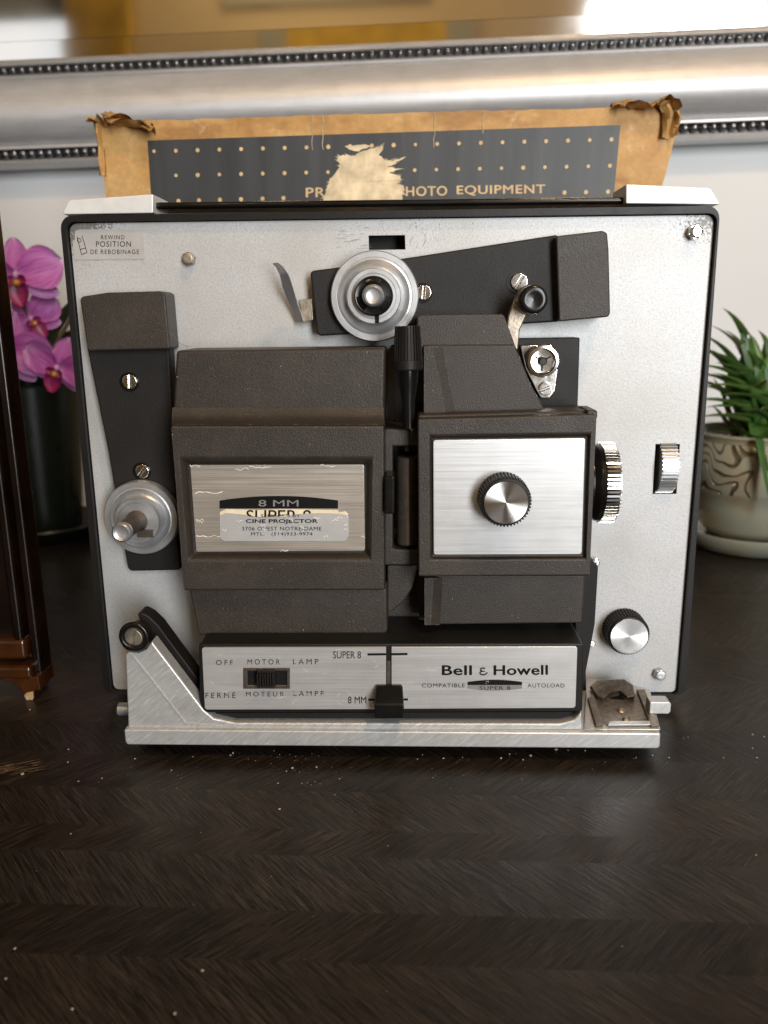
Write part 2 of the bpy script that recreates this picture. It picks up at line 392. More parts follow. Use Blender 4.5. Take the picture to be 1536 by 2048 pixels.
MT = dict(
 housing=housing_material(), plate=plate_material(),
 rim=plain('satin_black_plastic', (.010, .0092, .0085), .42, bs=1500, bst=.25, spec=.25),
 black=plain('gloss_black_plastic', (.006, .0055, .005), .24, var=.3, spec=.35),
 matt=plain('matt_black_metal', (.011, .0095, .0085), .5, bs=1800, bst=.2, spec=.25),
 arm=plain('matt_dark_arm_plastic', (.0115, .010, .0095), .52, spec=.3, bs=2000, bst=.38, vs=40),
 brush=brushed('brushed_aluminium', (.66, .665, .67), metal=.55, var=.13), brushn=brushed('room_tinted_aluminium', (.58, .525, .455), var=.22, rough=.32, metal=.7),  # name plate metal: warmth of the reflected room is put into its base colour
 brushp=brushed('panel_brushed_aluminium', (.70, .69, .68), rough=.32, metal=.6, var=.15),
 cast=cast_material(),
 capw=plain('pale_silver_paint', (.74, .74, .73), .38, .2, .06, 150, 900, .1),
 chrome=plain('chrome', (.78, .77, .75), .14, 1, .06, 200), satin=plain('satin_silver', (.52, .525, .53), .36, .75, .10, 80, 900, .08),
 steel=plain('worn_steel', (.34, .29, .23), .42, .8, .35, 200, 800, .25), spun=spun('spun_aluminium'),
 rust=plain('rusty_steel', (.20, .165, .13), .36, .8, .4, 420, 900, .2), darkmetal=plain('bronze_metal', (.13, .105, .085), .40, .7, .2, 300, 2200, .25),
 ink=plain('black_ink', (.006, .006, .006), .5, spec=.15), greyink=plain('grey_ink', (.22, .21, .2), .45),
 foil=plain('silver_foil', (.72, .725, .735), .22, .5, .08, 60), paper=plain('cream_paper', (.72, .62, .43), .7, 0, .12, 200),
 scratch=plain('bright_scratch', (.80, .76, .68), .5, .1, .1, 300), torn=plain('torn_paper', (.68, .56, .37), .85, 0, .34, 95, 500, .6),
 buff=plain('buff_ink', (.60, .42, .22), .6, 0, .2, 90), card=cardboard(), panel=printed_panel(), table=table_material(),
 petal=petal_material(), lip=plain('magenta_lip', (.22, .010, .075), .4, 0, .4, 150), throat=plain('orange_throat', (.40, .17, .03), .5, 0, .7, 300),
 stem=leafmat('brown_green_stem', (.05, .035, .02), (.085, .06, .03)), oleaf=leafmat('dark_orchid_leaf', (.012, .02, .010), (.022, .034, .016)),
 sleaf=leafmat('green_succulent_leaf', (.024, .070, .014), (.058, .135, .026)), sleaf2=leafmat('pale_green_leaf', (.055, .13, .025), (.12, .21, .045)),
 glaze=glaze('celadon_and_tan_glaze', False), glazer=glaze('carved_tan_glaze', True), greenpot=plain('shade_tinted_green_glaze', (.0045, .007, .0035), .3, 0, .3, 60, 120, .3),  # green pot glaze is darkened in colour for the shade around it
 soil=plain('dark_soil', (.02, .014, .01), .9, bs=300, bst=.6), glass=plain('mirror_silvering', (.90, .90, .89), .02, 1, .01, 5),
 frame=brushed('silver_leaf_frame', (.62, .625, .635), rough=.46, metal=.6, var=.18), frameblack=plain('black_frame_groove', (.012, .013, .015), .3),
 bead=plain('pewter_beads', (.17, .175, .185), .20, .9, .2, 200), wood2=plain('amber_glint_wood', (.032, .0095, .0018), .20, 0, .8, 45, 200, .2, coat=.5), wood=plain('dark_stained_wood', (.006, .0025, .0011), .26, 0, .6, 30, 200, .15, spec=.3, coat=.15),  # amber wood: brown of the foot, plus orange glints put into the colour
 wall=plain('white_wall_paint', (.66, .675, .685), .7, 0, .03, 6, 400, .08), tan=plain('tan_wall_paint', (.50, .40, .24), .7, 0, .06, 3),
 crumb=plain('pale_crumb', (.36, .31, .23), .7, 0, .3, 500), dustm=plain('grey_lint', (.15, .14, .13), .8),
 pane=emis('daylit_pane', (.93, .96, 1.0), 2.2), blind=plain('grey_blind', (.34, .34, .28), .8), curtain=plain('ochre_curtain', (.55, .36, .05), .8, 0, .3, 12),
 whitep=plain('white_paint', (.75, .74, .72), .5),
)
MT['worn'] = print_worn('worn_black_print', (.012, .011, .011), .36, .42, 300)
MT['worn2'] = print_worn('scuffed_black_print', (.012, .011, .011), .30, .36, 300)

# ------------------------------------------------------------------ setting: wall, table
YAW = math.radians(-1.1)
EX = Vector((math.cos(YAW), math.sin(YAW), 0)); EY = Vector((-math.sin(YAW), math.cos(YAW), 0))
WALL_Y = .455
mb = MB()
o_ = EY*WALL_Y
mb.add([o_-EX*1.4+NZ*-.02, o_+EX*1.4+NZ*-.02, o_+EX*1.4+NZ*1.6, o_-EX*1.4+NZ*1.6,
        o_-EX*1.4+NZ*-.02+EY*.05, o_+EX*1.4+NZ*-.02+EY*.05, o_+EX*1.4+NZ*1.6+EY*.05, o_-EX*1.4+NZ*1.6+EY*.05],
       [(0,1,2,3), (7,6,5,4), (0,4,5,1), (3,2,6,7), (0,3,7,4), (1,5,6,2)])
tag(build('wall', mb, MT['wall']), kind='structure')

cuts = [.452, .36, .30, .235, .18, .125, .08, .03] + [G(0, p).dot(EY) for p in (1440, 1500, 1570, 1645, 1697, 1805, 1905, 2075)] + [-.27, -.33, -.40]
cuts = [c for i, c in enumerate(cuts)]
mb = MB(); uvs = []; bands = []
ia = 8 + 4
for i in range(len(cuts)-1):
    s_ = 1 if (i - ia) % 2 else -1
    a = math.radians(46 + rnd.uniform(-4, 4))*s_; off = rnd.uniform(0, 50)
    nx = 12; tone = rnd.uniform(.58, .98); warm = rnd.uniform(-.06, .08)
    bands += [(tone*(1+warm), tone, tone*(1-warm))]*nx
    for k in range(nx):
        xa, xb = -1.0+2.0*k/nx, -1.0+2.0*(k+1)/nx
        q = [(xa, cuts[i+1]), (xb, cuts[i+1]), (xb, cuts[i]), (xa, cuts[i])]
        mb.add([EX*x + EY*y for x, y in q], [(0,1,2,3)])
        uvs += [(x*math.cos(a)+y*math.sin(a)+off, -x*math.sin(a)+y*math.cos(a)+off) for x, y in q]
n0 = len(mb.v)
mb.add([EX*-1+EY*cuts[-1], EX*1+EY*cuts[-1], EX*1+EY*cuts[-1]-NZ*.03, EX*-1+EY*cuts[-1]-NZ*.03], [(0,3,2,1)]); uvs += [(0,0), (2,0), (2,.03), (0,.03)]
TT = tag(build('table_top', mb, MT['table'], uvs=uvs, raw=True, origin=Vector((0,0,0))), kind='structure')
ca = TT.data.attributes.new('band', 'FLOAT_COLOR', 'FACE'); bands += [(1, 1, 1)]
for i, q in enumerate(bands): ca.data[i].color = (*q, 1)

# ------------------------------------------------------------------ the room behind the camera, seen only in the mirror
mb = MB().box(-4, 4, ROOM_Y-.06, ROOM_Y, -.8, 2.4); tag(build('room_wall', mb, MT['tan']), kind='structure')
def window(x0, x1, z0, z1, ztop, label):
    Y = ROOM_Y
    e = empty('window', ((x0+x1)/2, Y, z0), label, 'window')
    fr = MB()
    for a in ((x0-.05, x0, z0-.05, ztop), (x1, x1+.05, z0-.05, ztop), (x0, x1, z0-.05, z0), (x0-.05, x1+.05, ztop, ztop+.05)): fr.box(a[0], a[1], Y+.001, Y+.05, a[2], a[3])
    build('window_frame', fr, MT['whitep'], e)
    b = MB(); z = z1
    while z < ztop-.05: b.box(x0+.005, x1-.005, Y+.02, Y+.03, z, z+.045); z += .05
    build('blind', b, MT['blind'], e)
window(.62, 1.20, -.12, 1.352, 1.9, 'right daylit window with half lowered grey blind, reflected in mirror')
window(-2.46, -1.44, -.05, 1.368, 1.9, 'left daylit window beside ochre curtain, reflected in mirror')
mb = MB().box(-.82, -.02, ROOM_Y+.002, ROOM_Y+.03, 1.395, 1.9)  # plain grey box, a grey shape in the mirror
tag(build('wall_panel', mb, MT['blind']), 'grey panel high on the tan wall, reflected in mirror', 'picture')
glow_panel = empty('added_glow_panel', (-.2, ROOM_Y+.03, .8), 'added gold panel with grey border, standing in for a lamp-lit bar in the mirror', 'picture')  # made-up panel; its gold colour stands in for a lamp-lit bar
build('painted_glow', MB().box(-.56, .06, ROOM_Y+.005, ROOM_Y+.02, .82, 1.175), MT['curtain'], glow_panel)
fr = MB()
for a in ((-.66, -.56, .72, 1.235), (.06, .16, .72, 1.235), (-.56, .06, 1.175, 1.235), (-.56, .06, .72, .82)): fr.box(a[0], a[1], ROOM_Y+.004, ROOM_Y+.035, a[2], a[3])
build('glow_panel_border', fr, MT['blind'], glow_panel)
mb = MB()
npt = 60
for k in range(npt):
    x = -1.42+.26*k/npt; xx = -1.42+.26*(k+1)/npt
    y = ROOM_Y+.07+.03*math.sin(k*1.25); yy = ROOM_Y+.07+.03*math.sin((k+1)*1.25)
    mb.add([(x, y, 0), (xx, yy, 0), (xx, yy, 2.1), (x, y, 2.1), (x, y-.008, 0), (xx, yy-.008, 0), (xx, yy-.008, 2.1), (x, y-.008, 2.1)], [(0,1,2,3), (7,6,5,4)])
tag(build('curtain', mb, MT['curtain'], sharp=180), 'ochre pleated curtain hanging beside the left window, reflected in mirror', 'curtain')

# ------------------------------------------------------------------ mirror
mir = empty('wall_mirror', EY*(WALL_Y-.02)+NZ*.3, 'large mirror in beaded silver frame on white wall behind the box', 'mirror')
MY = WALL_Y-.014
MN = EY
def mpt(px, py, p=0.0): return onplane(px, py, EY*(MY-p), MN)
a_, b_ = mpt(0, 326), mpt(1536, 267)
ME = (b_-a_).normalized(); MU = (NZ - ME*NZ.dot(ME)).normalized(); MF = ME.cross(MU)      # MF points away from the viewer
if MF.y > 0: MF = -MF                                                                    # towards the viewer
MC = mpt(768, 300)
MF = -EY.copy()
def mh(py, p): return (mpt(768, py, p)-MC).dot(MU)
prof = [(84, -.004), (88, .006), (92, .0105), (96, .0115), (99, .0105), (100, .0075), (117, .0075), (118, .0125), (121, .0145), (125, .0140), (127, .0128)]
for i in range(0, 19):
    f = i/18; py = 129+f*(262-129); prof.append((py, .0125+.0165*math.sin(PI*(f*.94+.03))**.85 - .003*f))
prof += [(263, .014), (265, .0155), (269, .0155), (270, .0075), (291, .0075), (292, .012), (296, .014), (304, .0125), (310, .008), (313, -.008)]
L0, L1 = -1.1, 1.1
ring = [(mh(py, p), p) for py, p in prof]
mb = MB()
def sweep(mb, ring, L0, L1, closed=True):
    n = len(ring); o = []
    for L in (L0, L1):
        o += [MC+ME*L+MU*h+MF*p for h, p in ring]
    mb.add(o, [(i, i+1, n+i+1, n+i) for i in range(n-1)] + ([(n-1, 0, n, 2*n-1), tuple(range(n)), tuple(range(2*n-1, n-1, -1))] if closed else []))
sweep(mb, ring, L0, L1)
build('frame', mb, MT['frame'], mir, sharp=28)
for (ya, yb, yc) in ((100.2, 116.8, 108.5), (270.2, 290.8, 280.3)):
    g = MB(); sweep(g, [(mh(ya, .0077), .0071), (mh(ya, .0077), .0084), (mh(yb, .0077), .0084), (mh(yb, .0077), .0071)], L0, L1)
    gr = build('beaded_groove', g, MT['frameblack'], mir)
    bd = MB(); step = .0088; k = int((L1-L0)/step)-2
    r = abs(mh(ya, .008)-mh(yb, .008))*.47
    for i in range(k):
        L = L0+step*(i+1)
        if abs(L) > .62: continue
        bd.ball(MC+ME*L+MU*mh(yc, .010)+MF*.0102, r*1.10, 12, 8)
    build('beading', bd, MT['bead'], gr, sharp=180)
hb = mh(82, .0); h1 = mh(72, 0)
def slab(h0, p0, h1, p1):
    m_ = MB(); vs = [MC+ME*L+MU*h+MF*p for L, h, p in ((L0, h0, p0), (L1, h0, p0), (L1, h1, p1), (L0, h1, p1))]
    vs += [v-MF*.004 for v in vs]; m_.add(vs, [(0,1,2,3), (7,6,5,4), (0,4,5,1), (3,2,6,7), (0,3,7,4), (1,5,6,2)]); return m_
hA, hB = mh(95, 0), mh(50, 0)
build('mirror_glass', slab(hB+.0003, .0012, hB+.75, .0012), MT['glass'], mir)
build('bevelled_glass_edge', slab(hA-.004, .0012-(hB-hA+.004)*math.tan(math.radians(1.8)), hB, .0012), MT['glass'], mir)

# ------------------------------------------------------------------ film projector
PJ = empty('film_projector', (0, -.01, 0), 'silver and dark brown vintage film projector standing on the dark wooden table', 'film projector')
D0 = .003
co_ = pxq([(119, 431), (1441, 411), (1371, 1391), (207, 1386)], D0)
outer = rrect(co_, [.006, .006, .005, .005])
inner = rrect(pxq([(136, 445), (1431, 428), (1353, 1386), (226, 1380)], 0.0), [.004, .004, .003, .003])
mb = MB().holed(outer, [inner], D0, -.014); mb.prism(rrect(co_, [.006, .006, .005, .005]), -.0141, -.095)
build('case', mb, MT['rim'], PJ, bevel=.0012)
pl_out = rrect(pxq([(138, 447), (1429.5, 430), (1351.5, 1384), (228, 1378.5)], 0.0), [.004, .004, .003, .003])
h1_ = pxq([(737, 471), (810, 470), (811, 499), (738, 500)], 0.0)
h2_ = pxq([(1311, 888), (1360, 888), (1353, 988), (1305, 988)], 0.0)
FP = build('face_plate', MB().holed(pl_out, [h1_, h2_], 0.0, -.0015), MT['plate'], PJ)
# scratches beside the slot and scuffs
mb = MB()
for k in range(26):
    x = rnd.uniform(668, 735); y = rnd.uniform(452, 498); L = rnd.uniform(5, 26)
    a, b = V(x, y, .00012), V(x+L, y+rnd.uniform(-3, 2), .00012); wv = Vector((0, 0, rnd.uniform(.00005, .00016)))
    mb.add([a-wv*.3, b, a.lerp(b, .5)+wv, a+wv*.2], [(0,1,2,3)])
for k in range(10):
    x = rnd.uniform(812, 850); y = rnd.uniform(458, 500); a, b = V(x, y, .00012), V(x+rnd.uniform(4, 12), y-rnd.uniform(8, 20), .00012)
    wv = Vector((.00007, 0, 0)); mb.add([a-wv, a+wv, b], [(0,1,2)])
build('scuff_marks', mb, MT['dustm'], FP)

# handle
hd = build('carrying_handle', MB().pp([(300, 404), (1256, 393), (1256, 407), (300, 418)], -.004, -.022), MT['black'], PJ, bevel=.0015)
build('handle_end_cap', MB().prism(rrect(pxq([(124, 429), (136, 400), (306, 388), (306, 426)], .0005), [.0006, .003, .0006, .0006]), .0005, -.024), MT['capw'], hd, bevel=.0006)
build('handle_end_cap', MB().prism(rrect(pxq([(1252, 368), (1421, 375), (1442, 409), (1252, 407)], .0005), [.0006, .003, .0006, .0006]), .0005, -.024), MT['capw'], hd, bevel=.0006)

def circ(px, py, rpx, d, n=32, ph=0):
    c = V(px, py, d); r = rpx*mpx(d); return [(c.x+r*math.cos(ph+2*PI*k/n), c.z+r*math.sin(ph+2*PI*k/n)) for k in range(n)]
def screw(px, py, rpx, d, ang, parent, shade_disc=True, mat='chrome'):
    c = V(px, py, d); r = rpx*mpx(d); a = math.radians(ang); mb = MB(); g = .13
    for s in (0, PI):
        a0 = math.asin(g); pts = []
        for k in range(15): q = a0+(PI-2*a0)*k/14+a+s; pts.append((c.x+r*math.cos(q), c.z+r*math.sin(q)))
        mb.prism(pts, d+.0016, d, None)
    mb.prism([(c.x+r*.98*math.cos(2*PI*k/28), c.z+r*.98*math.sin(2*PI*k/28)) for k in range(28)], d+.0007, d-.001)
    o = build('screw', mb, MT[mat], parent, bevel=.0004, seg=3)
    if shade_disc:
        c2 = [(c.x-.0006+r*1.32*math.cos(2*PI*k/28), c.z-.0002+r*1.32*math.sin(2*PI*k/28)) for k in range(28)]
        build('well_shade_disc', MB().prism(c2, d+.0003, d-.001), MT['black'], o)  # flat black disc; the shade of the recess is only its colour
    return o
def hexbolt(px, py, rpx, h, parent, mat='chrome'):
    c = V(px, py, h); r = rpx*mpx(h); mb = MB()
    mb.prism([(c.x+r*math.cos(.3+PI/3*k), c.z+r*math.sin(.3+PI/3*k)) for k in range(6)], h*.8, 0)
    mb.lathe([(r*.80, 0), (r*.80, h*.22), (r*.55, h*.28), (.0, h*.2)], (c.x, -h*.8, c.z), seg=20)
    return build('hex_bolt', mb, MT[mat], parent, bevel=.0003)
hexbolt(375, 517, 13, .004, FP, 'steel'); hexbolt(1394, 463, 14, .005, FP, 'chrome'); hexbolt(1322, 1352, 13, .004, FP, 'satin')
hexbolt(1184, 1288, 9, .003, FP, 'chrome'); hexbolt(1191, 1126, 11, .004, FP, 'chrome')

# rewind sticker
sq = [(150, 462), (158, 459), (284, 458), (286, 460), (289.5, 515), (287, 518), (150, 519.5), (147.5, 517), (145.5, 487), (150, 480)]
st = build('sticker', MB().pp(sq, .0004, .0001), MT['foil'], FP, sharp=20)
mb = MB()
tpx(mb, 'REWIND', 202, 249, 470.5, 478.5, .0005, spacing=1.25); tpx(mb, 'POSITION', 192, 262, 482.5, 493.5, .0005, spacing=1.15); tpx(mb, 'DE REBOBINAGE', 181, 278, 499, 508, .0005, spacing=1.2)
def line(mb, a, b, wpx, d):
    a, b = V(*a, d), V(*b, d); t = (b-a).normalized(); n = Vector((-t.z, 0, t.x))*wpx*mpx(d)/2
    mb.add([a-n, b-n, b+n, a+n], [(0,1,2,3)])
for a, b in (((154, 473), (163, 509)), ((163, 509), (174, 505)), ((174, 505), (164, 471)), ((160, 499), (171.5, 496))): line(mb, a, b, 1.2, .0005)
for k in range(16):
    q0, q1 = 2*PI*k/16, 2*PI*(k+1)/16; line(mb, (158.5+3.8*math.cos(q0), 480.5+3.8*math.sin(q0)), (158.5+3.8*math.cos(q1), 480.5+3.8*math.sin(q1)), 1.1, .0005)
build('lettering', mb, MT['ink'], st)

# reel arms
def spindle(px, py, rf, d0, parent, dark):
    c = V(px, py, d0+.006); c.y = -d0; k = mpx(d0+.006); R = rf*k
    sp = build('reel_spindle', MB().lathe([(R*.93, 0), (R, .0008), (R, .0050), (R*.975, .0058), (R*.86, .0058), (R*.855, .0054), (R*.84, .0054), (R*.835, .0058), (R*.80, .0060), (R*.72, .0048), (R*.66, .0044), (R*.60, .0054), (R*.595, .0075)], c, seg=72), MT['satin'], parent, sharp=40)
    hb = build('hub', MB().lathe([(R*.60, .007), (R*.60, .0110), (R*.585, .0116), (R*.50, .0116), (R*.49, .0110), (R*.475, .0110), (R*.47, .0114), (R*.40, .0114)], c, seg=64), MT['satin'], sp, sharp=40)
    return sp, c, R
la_low = pxq([(172, 690), (338, 690), (346, 850), (360, 1141), (262, 1143), (255, 1138), (215, 900)], .010)
AL = build('reel_arm', MB().prism(la_low, .010, .0005), MT['arm'], PJ, bevel=.0012)
build('arm_head', MB().pp([(159, 600), (163, 593), (215, 585), (322, 582), (330, 587), (340, 698), (175, 702)], .0165, .0006), MT['housing'], AL, bevel=.0016, seg=3)
screw(261, 763, 14.5, .0100, 88, AL); screw(286, 942, 14, .0100, 52, AL)
sp, c, R = spindle(281, 1037, 77, .0100, AL, False)
build('collar', MB().lathe([(R*.98, -.004), (R*1.0, -.0038), (R*1.0, -.0008), (R*.98, -.0006)], c + Vector((.0012, 0, .0012)), seg=60), MT['darkmetal'], sp)
shaft = MB().lathe([(R*.29, .010), (R*.29, .012), (R*.235, .014), (R*.23, .0305), (R*.19, .0320)], c, seg=32)
shaft.box(c.x, c.x+R*.42, c.y-.0128, c.y-.010, c.z-R*.42, c.z-R*.22)
sh = build('shaft', shaft, MT['darkmetal'], sp, sharp=40)
build('shaft_tip', MB().lathe([(R*.24, .0300), (R*.255, .0313), (R*.25, .0326), (R*.20, .0334), (R*.15, .0328), (R*.13, .0326), (0, .0326)], c, seg=32), MT['satin'], sp, sharp=60)

ua = pxq([(620, 545), (626, 541), (760, 524), (1116, 469), (1122, 643), (1060, 647), (640, 672), (633, 667)], .010)
AU = build('reel_arm', MB().prism(ua, .010, .0005), MT['arm'], PJ, bevel=.0012)
build('arm_head', MB().pp([(1112, 472), (1206, 461), (1215, 466), (1218, 500), (1221, 628), (1216, 634), (1118, 643)], .0165, .0006), MT['housing'], AU, bevel=.0016, seg=3)
screw(848, 585, 14, .0100, 85, AU); screw(1038, 564, 16, .0100, 60, AU)
sp, c, R = spindle(749, 593, 84, .0100, AU, True)
build('core', MB().lathe([(R*.43, .0100), (R*.43, .0150), (R*.40, .0158), (R*.26, .0152)], c, seg=40).box(c.x+R*.02, c.x+R*.11, c.y-.0120, c.y-.0100, c.z-R*.58, c.z-R*.3), MT['black'], sp, sharp=40)
mb = MB()
for k in range(3):
    a = PI/2+k*2*PI/3; mb.tube([c+Vector((math.cos(a+s*.5)*R*.33, -.0160, math.sin(a+s*.5)*R*.33)) for s in (-1, -.5, 0, .5, 1)], R*.05, 8)
build('spring_finger', mb, MT['black'], sp)
build('shaft_tip', MB().lathe([(R*.235, .0140), (R*.235, .0215), (R*.22, .0230), (R*.18, .0236), (R*.15, .0230), (R*.13, .0228), (0, .0228)], c, seg=32), MT['satin'], sp, sharp=60)

# bent metal film guide at the left of the upper arm
fg = MB(); fg.prism(pxq([(598, 601), (624, 597), (627, 640), (606, 645)], .006), .0065, .0050)
build('film_guide', fg, MT['steel'], PJ, bevel=.0003)
gd = [(549, 526, .022, 5), (558, 533, .021, 6), (568, 550, .0175, 8), (574, 572, .0140, 9), (582, 596, .010, 8), (592, 620, .0085, 7), (601, 644, .0075, 6)]
mb = MB(); vs = []
for (x, y, d, wd) in gd:
    a, b = V(x-wd, y+wd*.25, d-.003), V(x+wd, y-wd*.25, d); n = Vector((.0002, .0008, 0)); vs += [a, b, b+n, a+n]
n = len(gd); mb.add(vs, [(0,3,2,1), tuple(4*(n-1)+i for i in range(4))]+[(4*i+j, 4*i+(j+1) % 4, 4*i+4+(j+1) % 4, 4*i+4+j) for i in range(n-1) for j in range(4)])
build('guide_blade', mb, MT['satin'], PJ, sharp=60)

# lamp house (left)
LH = MB().pp([(352, 701), (771, 696), (768, 850), (344, 850)], .034, .0005)
def framed(mb, outer, rim, floor, d, df, db):
    o = [V(x, y, d) for x, y in outer]; r = [V(x, y, d) for x, y in rim]; f = [Vector((*V(x, y, df),)) for x, y in floor]
    b = [Vector((v.x, -db, v.z)) for v in o]
    fs = []
    for i in range(4):
        j = (i+1) % 4; fs += [(i, j, 4+j, 4+i), (4+i, 4+j, 8+j, 8+i), (i, 12+i, 12+j, j)]
    fs += [(8, 9, 10, 11), (15, 14, 13, 12)]
    mb.add(o+r+f+b, fs)
lh = build('lamp_house', LH, MT['housing'], PJ, bevel=.0016, seg=3)
mb = MB(); framed(mb, [(341, 850), (768, 850), (769, 1182), (367, 1182)], [(359, 918), (744, 918), (741, 1119), (376, 1119)], [(378, 929), (733, 929), (731, 1106), (389, 1106)], .046, .0405, .001)
build('lamp_door', mb, MT['housing'], lh, bevel=.0013, seg=3)
mb = MB(); rows = [(850, .0458), (844, .0415), (838, .0380), (829, .0358), (815, .0345)]
vs = []
for y, d in rows: vs += [V(343+(850-y)*.05, y, d), V(768, y, d)]
k = len(rows); vs += [Vector((vs[0].x, -.03, vs[0].z)), Vector((vs[1].x, -.03, vs[1].z)), Vector((vs[2*k-2].x, -.03, vs[2*k-2].z)), Vector((vs[2*k-1].x, -.03, vs[2*k-1].z))]
mb.add(vs, [(2*i, 2*i+1, 2*i+3, 2*i+2) for i in range(k-1)] + [tuple([2*i for i in range(k)]+[2*k+2, 2*k]), tuple([2*i+1 for i in reversed(range(k))]+[2*k+1, 2*k+3]), (0, 2*k, 2*k+1, 1)])
build('ledge', mb, MT['housing'], lh, sharp=60)
build('lower_cover', MB().pp([(378, 1178), (773, 1178), (775, 1262), (768, 1272), (402, 1272), (396, 1266)], .0405, .001), MT['housing'], lh, bevel=.0012)
np_ = build('name_plate', MB().prism(rrect(pxq([(380, 930), (728, 929), (730, 1102), (392, 1104)], .0425), .0010, 3), .0425, .0400), MT['brushn'], lh, bevel=.0003)
D = .0427
def arch(x0, x1, ye, ym, yb, d0, d1, flip=False):
    top = [(x0+(x1-x0)*k/16, ye+(ym-ye)*(1-((k-8)/8)**2)) for k in range(17)]
    return MB().prism(pxq(top+[(x1, yb), (x0, yb)], d0), d0, d1)
bp = build('badge', arch(439, 676, 1001, 992, 1017, D, D-.0003), MT['ink'], np_)
mb = MB(); tpx(mb, '8 MM', 517, 597, 1000, 1013, D+.0001); build('lettering', mb, MT['greyink'], np_)
def polyf(pts, d, t=.0002): return MB().pp(pts, d, d-t)
build('torn_label_backing', polyf([(440, 1024), (452, 1018), (520, 1020), (560, 1018), (676, 1020), (678, 1025), (690, 1022), (697, 1028), (690, 1034), (580, 1032), (520, 1034), (470, 1027), (440, 1031)], D), MT['paper'], np_)
mb = MB(); tpx(mb, 'SUPER 8', 493, 622, 1020, 1044, D+.0001, bold=.01); build('lettering', mb, MT['ink'], np_)
lb = [(439, 1031), (452, 1026), (470, 1027), (500, 1033), (520, 1035), (545, 1033), (575, 1031), (600, 1028), (640, 1026), (676, 1027), (692, 1029), (697, 1036), (697, 1072), (694, 1079), (688, 1082), (450, 1082), (443, 1079), (440, 1073)]
sl = build('address_sticker', polyf(lb, D+.00025, .0004), MT['foil'], np_, sharp=20)
mb = MB(); dd = D+.0004
tpx(mb, 'CINE PROJECTOR', 492, 635, 1038.5, 1048, dd, bold=.045); tpx(mb, '3706 OUEST NOTRE-DAME', 484, 643, 1053.5, 1061, dd, bold=.006, spacing=1.08); tpx(mb, 'MTL.   (514)933-9974', 502, 625, 1064.5, 1073, dd, bold=.006, spacing=1.08)
build('lettering', mb, MT['ink'], sl)
mb = MB(); tpx(mb, 'SERVICED BY', 522, 600, 1028.5, 1034.5, dd, bold=.01, spacing=1.1); build('worn_lettering', mb, MT['worn'], sl)
mb = MB()
def squig(mb, x, y, L, d, n=7, amp=2.5, wpx=1.6, ang=0):
    pts = [(x+L*k/n*math.cos(ang)+rnd.uniform(-.6, .6), y+L*k/n*math.sin(ang)+rnd.uniform(-amp, amp)) for k in range(n+1)]
    for a, b in zip(pts, pts[1:]): line(mb, a, b, wpx*rnd.uniform(.5, 1.3), d)
for x, y, L in ((470, 938, 28), (498, 934, 45), (390, 985, 55), (392, 1073, 52), (392, 1040, 16), (396, 1045, 10), (640, 931, 30), (380, 932, 20), (722, 1074, 8), (560, 1101, 16)): squig(mb, x, y, L, D)
build('scratch_marks', mb, MT['scratch'], np_)
mb = MB()
for x, y, L in ((472, 1043, 12), (520, 1050, 10), (560, 1034, 14), (578, 1040, 12), (628, 1036, 12), (662, 1042, 14), (668, 1036, 16), (690, 1050, 6), (600, 1056, 10), (648, 1072, 8), (445, 1060, 8), (688, 1060, 8), (525, 1060, 8)):
    squig(mb, x, y, L, dd+.0001, 5, 3.0, 1.4)
build('scuff_marks', mb, MT['scratch'], sl)

# centre column: hinge block with roller, small catch
hg = build('hinge_block', MB().pp([(768, 858), (838, 858), (838, 893), (786, 893), (786, 1098), (838, 1100), (838, 1131), (768, 1131)], .036, .001), MT['housing'], PJ, bevel=.001)
build('hinge_recess', MB().pp([(780, 880), (842, 880), (842, 1110), (780, 1110)], .018, .001), MT['black'], hg)
c0, c1 = V(815, 905, .036), V(815, 1094, .036); c0.y = c1.y = -.031; r = 22*mpx(.036)
build('roller', MB().lathe([(r*.85, 0), (r, .0008), (r, (c0-c1).length-.003), (r*.9, (c0-c1).length-.0025)], c1, c0-c1, 32).lathe([(r*.3, 0), (r*.3, .006)], c0, (0,0,1), 12), MT['darkmetal'], hg, sharp=40)
build('catch', MB().pp([(769, 954), (789, 952), (789, 1028), (769, 1029)], .050, .034), MT['black'], hg, bevel=.0008)
build('column_backing', MB().pp([(770, 1120), (840, 1120), (840, 1235), (770, 1235)], .020, .001), MT['housing'], hg, bevel=.001)
build('column_arch', MB().pp([(774, 1130), (836, 1130), (833, 1150), (824, 1178), (806, 1205), (786, 1222), (774, 1228)], .030, .018), MT['housing'], hg, bevel=.001)
build('black_channel', MB().pp([(784, 690), (848, 690), (848, 858), (792, 858)], .012, .001), MT['black'], hg)
# ribbed knob on a black tapered post
kd = .040
kt, kb = V(815, 652, kd), V(816, 740, kd); kt.y = kb.y = -kd; ax = kt-kb; r = 28.5*mpx(kd)
pt = V(818, 856, kd); pt.y = -kd
post = build('knob_post', MB().lathe([(r*.42, 0), (r*.45, .012), (r*.66, .020), (r*.70, (kb-pt).length)], pt, kb-pt, 32), MT['black'], hg, sharp=50)
kn = MB().gear(kb, ax, r*.99, r*.87, ax.length*.22, ax.length, 26, .86, .45); kn.lathe([(r*.95, 0), (r*1.0, .0006), (r*1.0, ax.length*.22), (r*.9, ax.length*.23)], kb, ax, 40)
build('adjusting_knob', kn, MT['matt'], hg, sharp=25)

